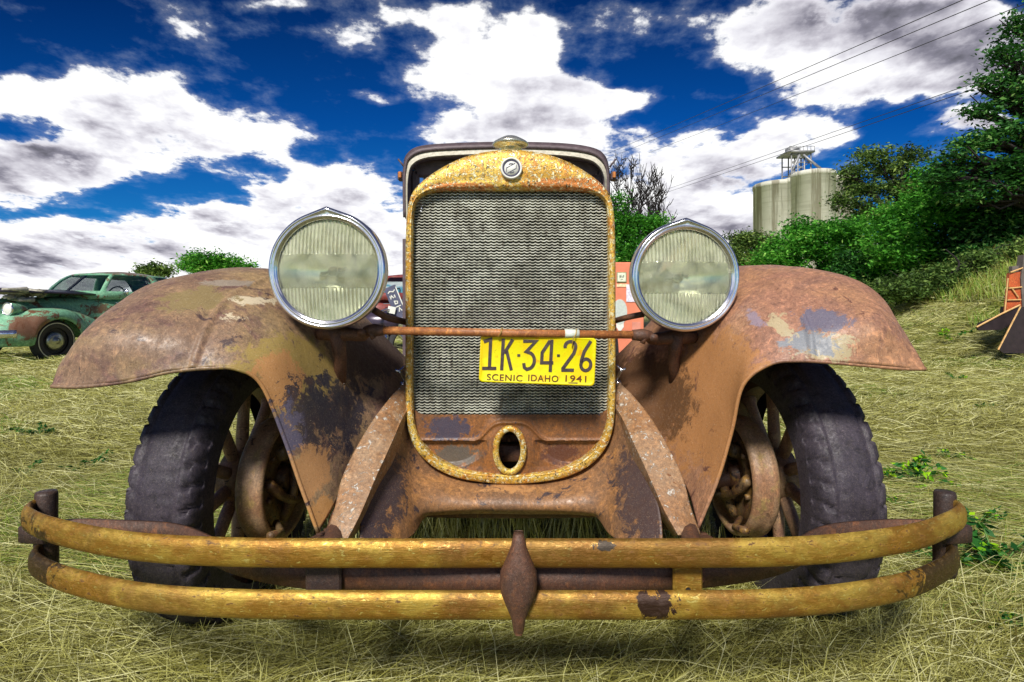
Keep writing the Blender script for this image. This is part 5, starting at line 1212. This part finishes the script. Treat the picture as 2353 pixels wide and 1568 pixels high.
# ================================================================== FUEL PUMP
Yg_ = 7.6; xg = (1431 - CX) / F * Yg_; zg = float(gz(xg, Yg_)); GP = empty('fuel_pump', (xg, Yg_, zg)); tag(GP, 'faded orange fuel pump with white dial standing right of the radiator', 'fuel pump')
s_ = Yg_ / F; zp = lambda py: P(0, py, Yg_).z - zg; xq = lambda px: (px - 1431) * s_
M_ORANGE = plain('faded_orange', srgb(226, 132, 100)[:3], .5, 0, .15, 3, .12); M_ORANGE2 = plain('worn_salmon', srgb(214, 140, 120)[:3], .6, 0, .2, 5, .2)
bevel(mesh_obj('cabinet', box((xq(1432), .22, (zp(613) + .12) / 2 + .06), (96 * s_, .44, zp(613) - .12), 0, .012), M_ORANGE, GP, False, False), .004)
mesh_obj('plinth', box((xq(1432), .22, .07), (104 * s_, .5, .16), 0, .01), M_ORANGE2, GP, False, False)
mesh_obj('dial_frame', box((xq(1428), -.006, zp(638)), (23 * s_, .02, 24 * s_), 0, .006), plain('dial_surround', srgb(150, 160, 120)[:3], .4), GP, False, False)
dl = mesh_obj('dial', box((xq(1428), -.018, zp(638)), (19 * s_, .01, 20 * s_), 0, .003), plain('dial_face', srgb(226, 232, 206)[:3], .4), GP, False, False)
ink = plain('ink', (.02, .02, .02), .6)
def digit(ch, cx_, cz_, w_, h_):
    segs = {'0': [(-1, 1), (1, 1), (1, -1), (-1, -1), (-1, 1)], '1': [(0, 1), (0, -1)], '2': [(-1, 1), (1, 1), (1, 0), (-1, 0), (-1, -1), (1, -1)], '8': [(-1, 0), (-1, 1), (1, 1), (1, -1), (-1, -1), (-1, 0), (1, 0)]}[ch]
    return [(cx_ + a * w_ / 2, cz_ + b * h_ / 2) for a, b in segs]
do = Vector((xq(1428), -.0235, zp(636)))
mesh_obj('digits', strokes([digit(c, (-3.6 + 3.4 * i) * s_, 0, 1.9 * s_, 4.6 * s_) for i, c in enumerate('812')] + [[(-2.2 * s_, -6.5 * s_), (2.2 * s_, -6.5 * s_)]], .006, do, (1, 0, 0), (0, 0, 1), .001), ink, dl, False, False)
mesh_obj('label_strip', box((xq(1428), -.006, zp(656)), (22 * s_, .008, 7 * s_)), plain('cream_label', srgb(246, 214, 170)[:3], .5), GP, False, False)
ov = [Vector((xq(1424) + 17 * s_ * math.cos(a), -.008, zp(717) + 29 * s_ * math.sin(a))) for a in np.linspace(0, 6.2832, 41)[:-1]]
mesh_obj('oval_sign', (ov + [p + Vector((0, .01, 0)) for p in ov], [tuple(range(40))] + grid_faces(2, 40, True)), plain('pale_oval', srgb(196, 204, 196)[:3], .5, 0, 0, 30, .08), GP, False, False)
ar = [(1416, 752), (1424, 764), (1433, 752), (1433, 738), (1416, 738)]
mesh_obj('arrow_sign', ([Vector((xq(a), -.006, zp(b))) for a, b in ar], [tuple(range(5))]), M_WHITE, GP, False, False)
mesh_obj('white_panel', box((xq(1450), -.006, zp(674)), (22 * s_, .008, 40 * s_)), plain('pale_violet_panel', srgb(226, 220, 236)[:3], .5), GP, False, False)
mesh_obj('hatch', box((xq(1462), -.006, zp(755)), (20 * s_, .01, 30 * s_), 0, .003), M_ORANGE2, GP, False, False)

# ================================================================== STAKE TRUCK AT THE RIGHT EDGE
Yt = 8.0; tx = (2330 - CX) / F * Yt; TR = empty('stake_truck', (tx, Yt, 0)); tag(TR, 'rear of a stake side truck with orange boards and black mud flaps at right edge', 'truck')
TP = lambda px, py, dy=0.0: P(px, py, Yt + dy)
M_ORB = rusty('orange_boards', srgb(196, 92, 44), srgb(176, 78, 38), srgb(206, 110, 56), s=1.0, dark=srgb(110, 50, 30), dark_amt=.64); M_GREYW = plain('grey_planks', srgb(104, 96, 90)[:3], .85, 0, .4, 6, .25); M_RUB = plain('black_rubber_flap', srgb(44, 34, 38)[:3], .6, 0, .2, 12, .25)
def prism(pts, th, dy=0.0): # pts px outline at depth Yt, thickness backwards
    a = [TP(x, y, dy) for x, y in pts]; b = [p + Vector((0, th, 0)) for p in a]; n_ = len(a)
    return a + b, [tuple(range(n_)), tuple(range(2 * n_ - 1, n_ - 1, -1))] + [(i, n_ + i, n_ + (i + 1) % n_, (i + 1) % n_) for i in range(n_)]
tp_ = lambda n, vf, m: mesh_obj(n, vf, m, TR, False)
for k, (ya, yb, xl, xr) in enumerate(((628, 660, 2320, 2350), (663, 688, 2317, 2348), (691, 726, 2314, 2346))): tp_('side_board', prism([(xl, ya), (xr + 2, ya - 4), (xr, yb), (xl - 2, yb)], .05, .02), M_ORB)
M_EDGE = plain('board_edge', srgb(214, 170, 110)[:3], .6, 0, .2, 20, .2)
for (x0_, y0_, x1_, y1_) in ((2318, 663, 2348, 660), (2315, 690, 2346, 689), (2313, 716, 2332, 718), (2322, 626, 2350, 616), (2316, 640, 2308, 728), (2326, 664, 2340, 684)): tp_('edge_strip', tube([TP(x0_, y0_), TP(x1_, y1_)], .010, 6), M_EDGE)
tp_('corner_post', prism([(2353, 586), (2400, 580), (2400, 708), (2350, 708), (2346, 640)], .10, .0), M_GREYW)
tp_('headboard', prism([(2326, 612), (2352, 610), (2352, 622), (2326, 626)], .06, .06), M_GREYW)
tp_('bed', prism([(2352, 728), (2354, 704), (2480, 700), (2480, 728)], .4, .1), M_GREYW)
tp_('mud_flap', prism([(2245, 754), (2252, 742), (2318, 716), (2344, 702), (2350, 712), (2322, 748), (2300, 758), (2250, 760)], .03, -.06), M_RUB)
tp_('mud_flap', prism([(2296, 804), (2346, 706), (2470, 700), (2470, 812), (2306, 812)], .03, -.35), M_RUB)
tp_('edge_strip', tube([TP(2244, 752, -.07), TP(2300, 722, -.07), TP(2344, 701, -.07)], .012, 6), M_EDGE)
tp_('edge_strip', tube([TP(2294, 804, -.36), TP(2345, 705, -.36)], .010, 6), M_EDGE)
tp_('axle_beam', tube([TP(2345, 740, .5), TP(2480, 740, .5)], .06, 10), M_IRON2)
tp_('rear_wheel', lathe([(.15, -.1), (.38, -.12), (.42, 0), (.38, .12), (.15, .1)], 40, 'X', (TP(2460, 760).x, Yt + .55, .75)), M_TYRE2)
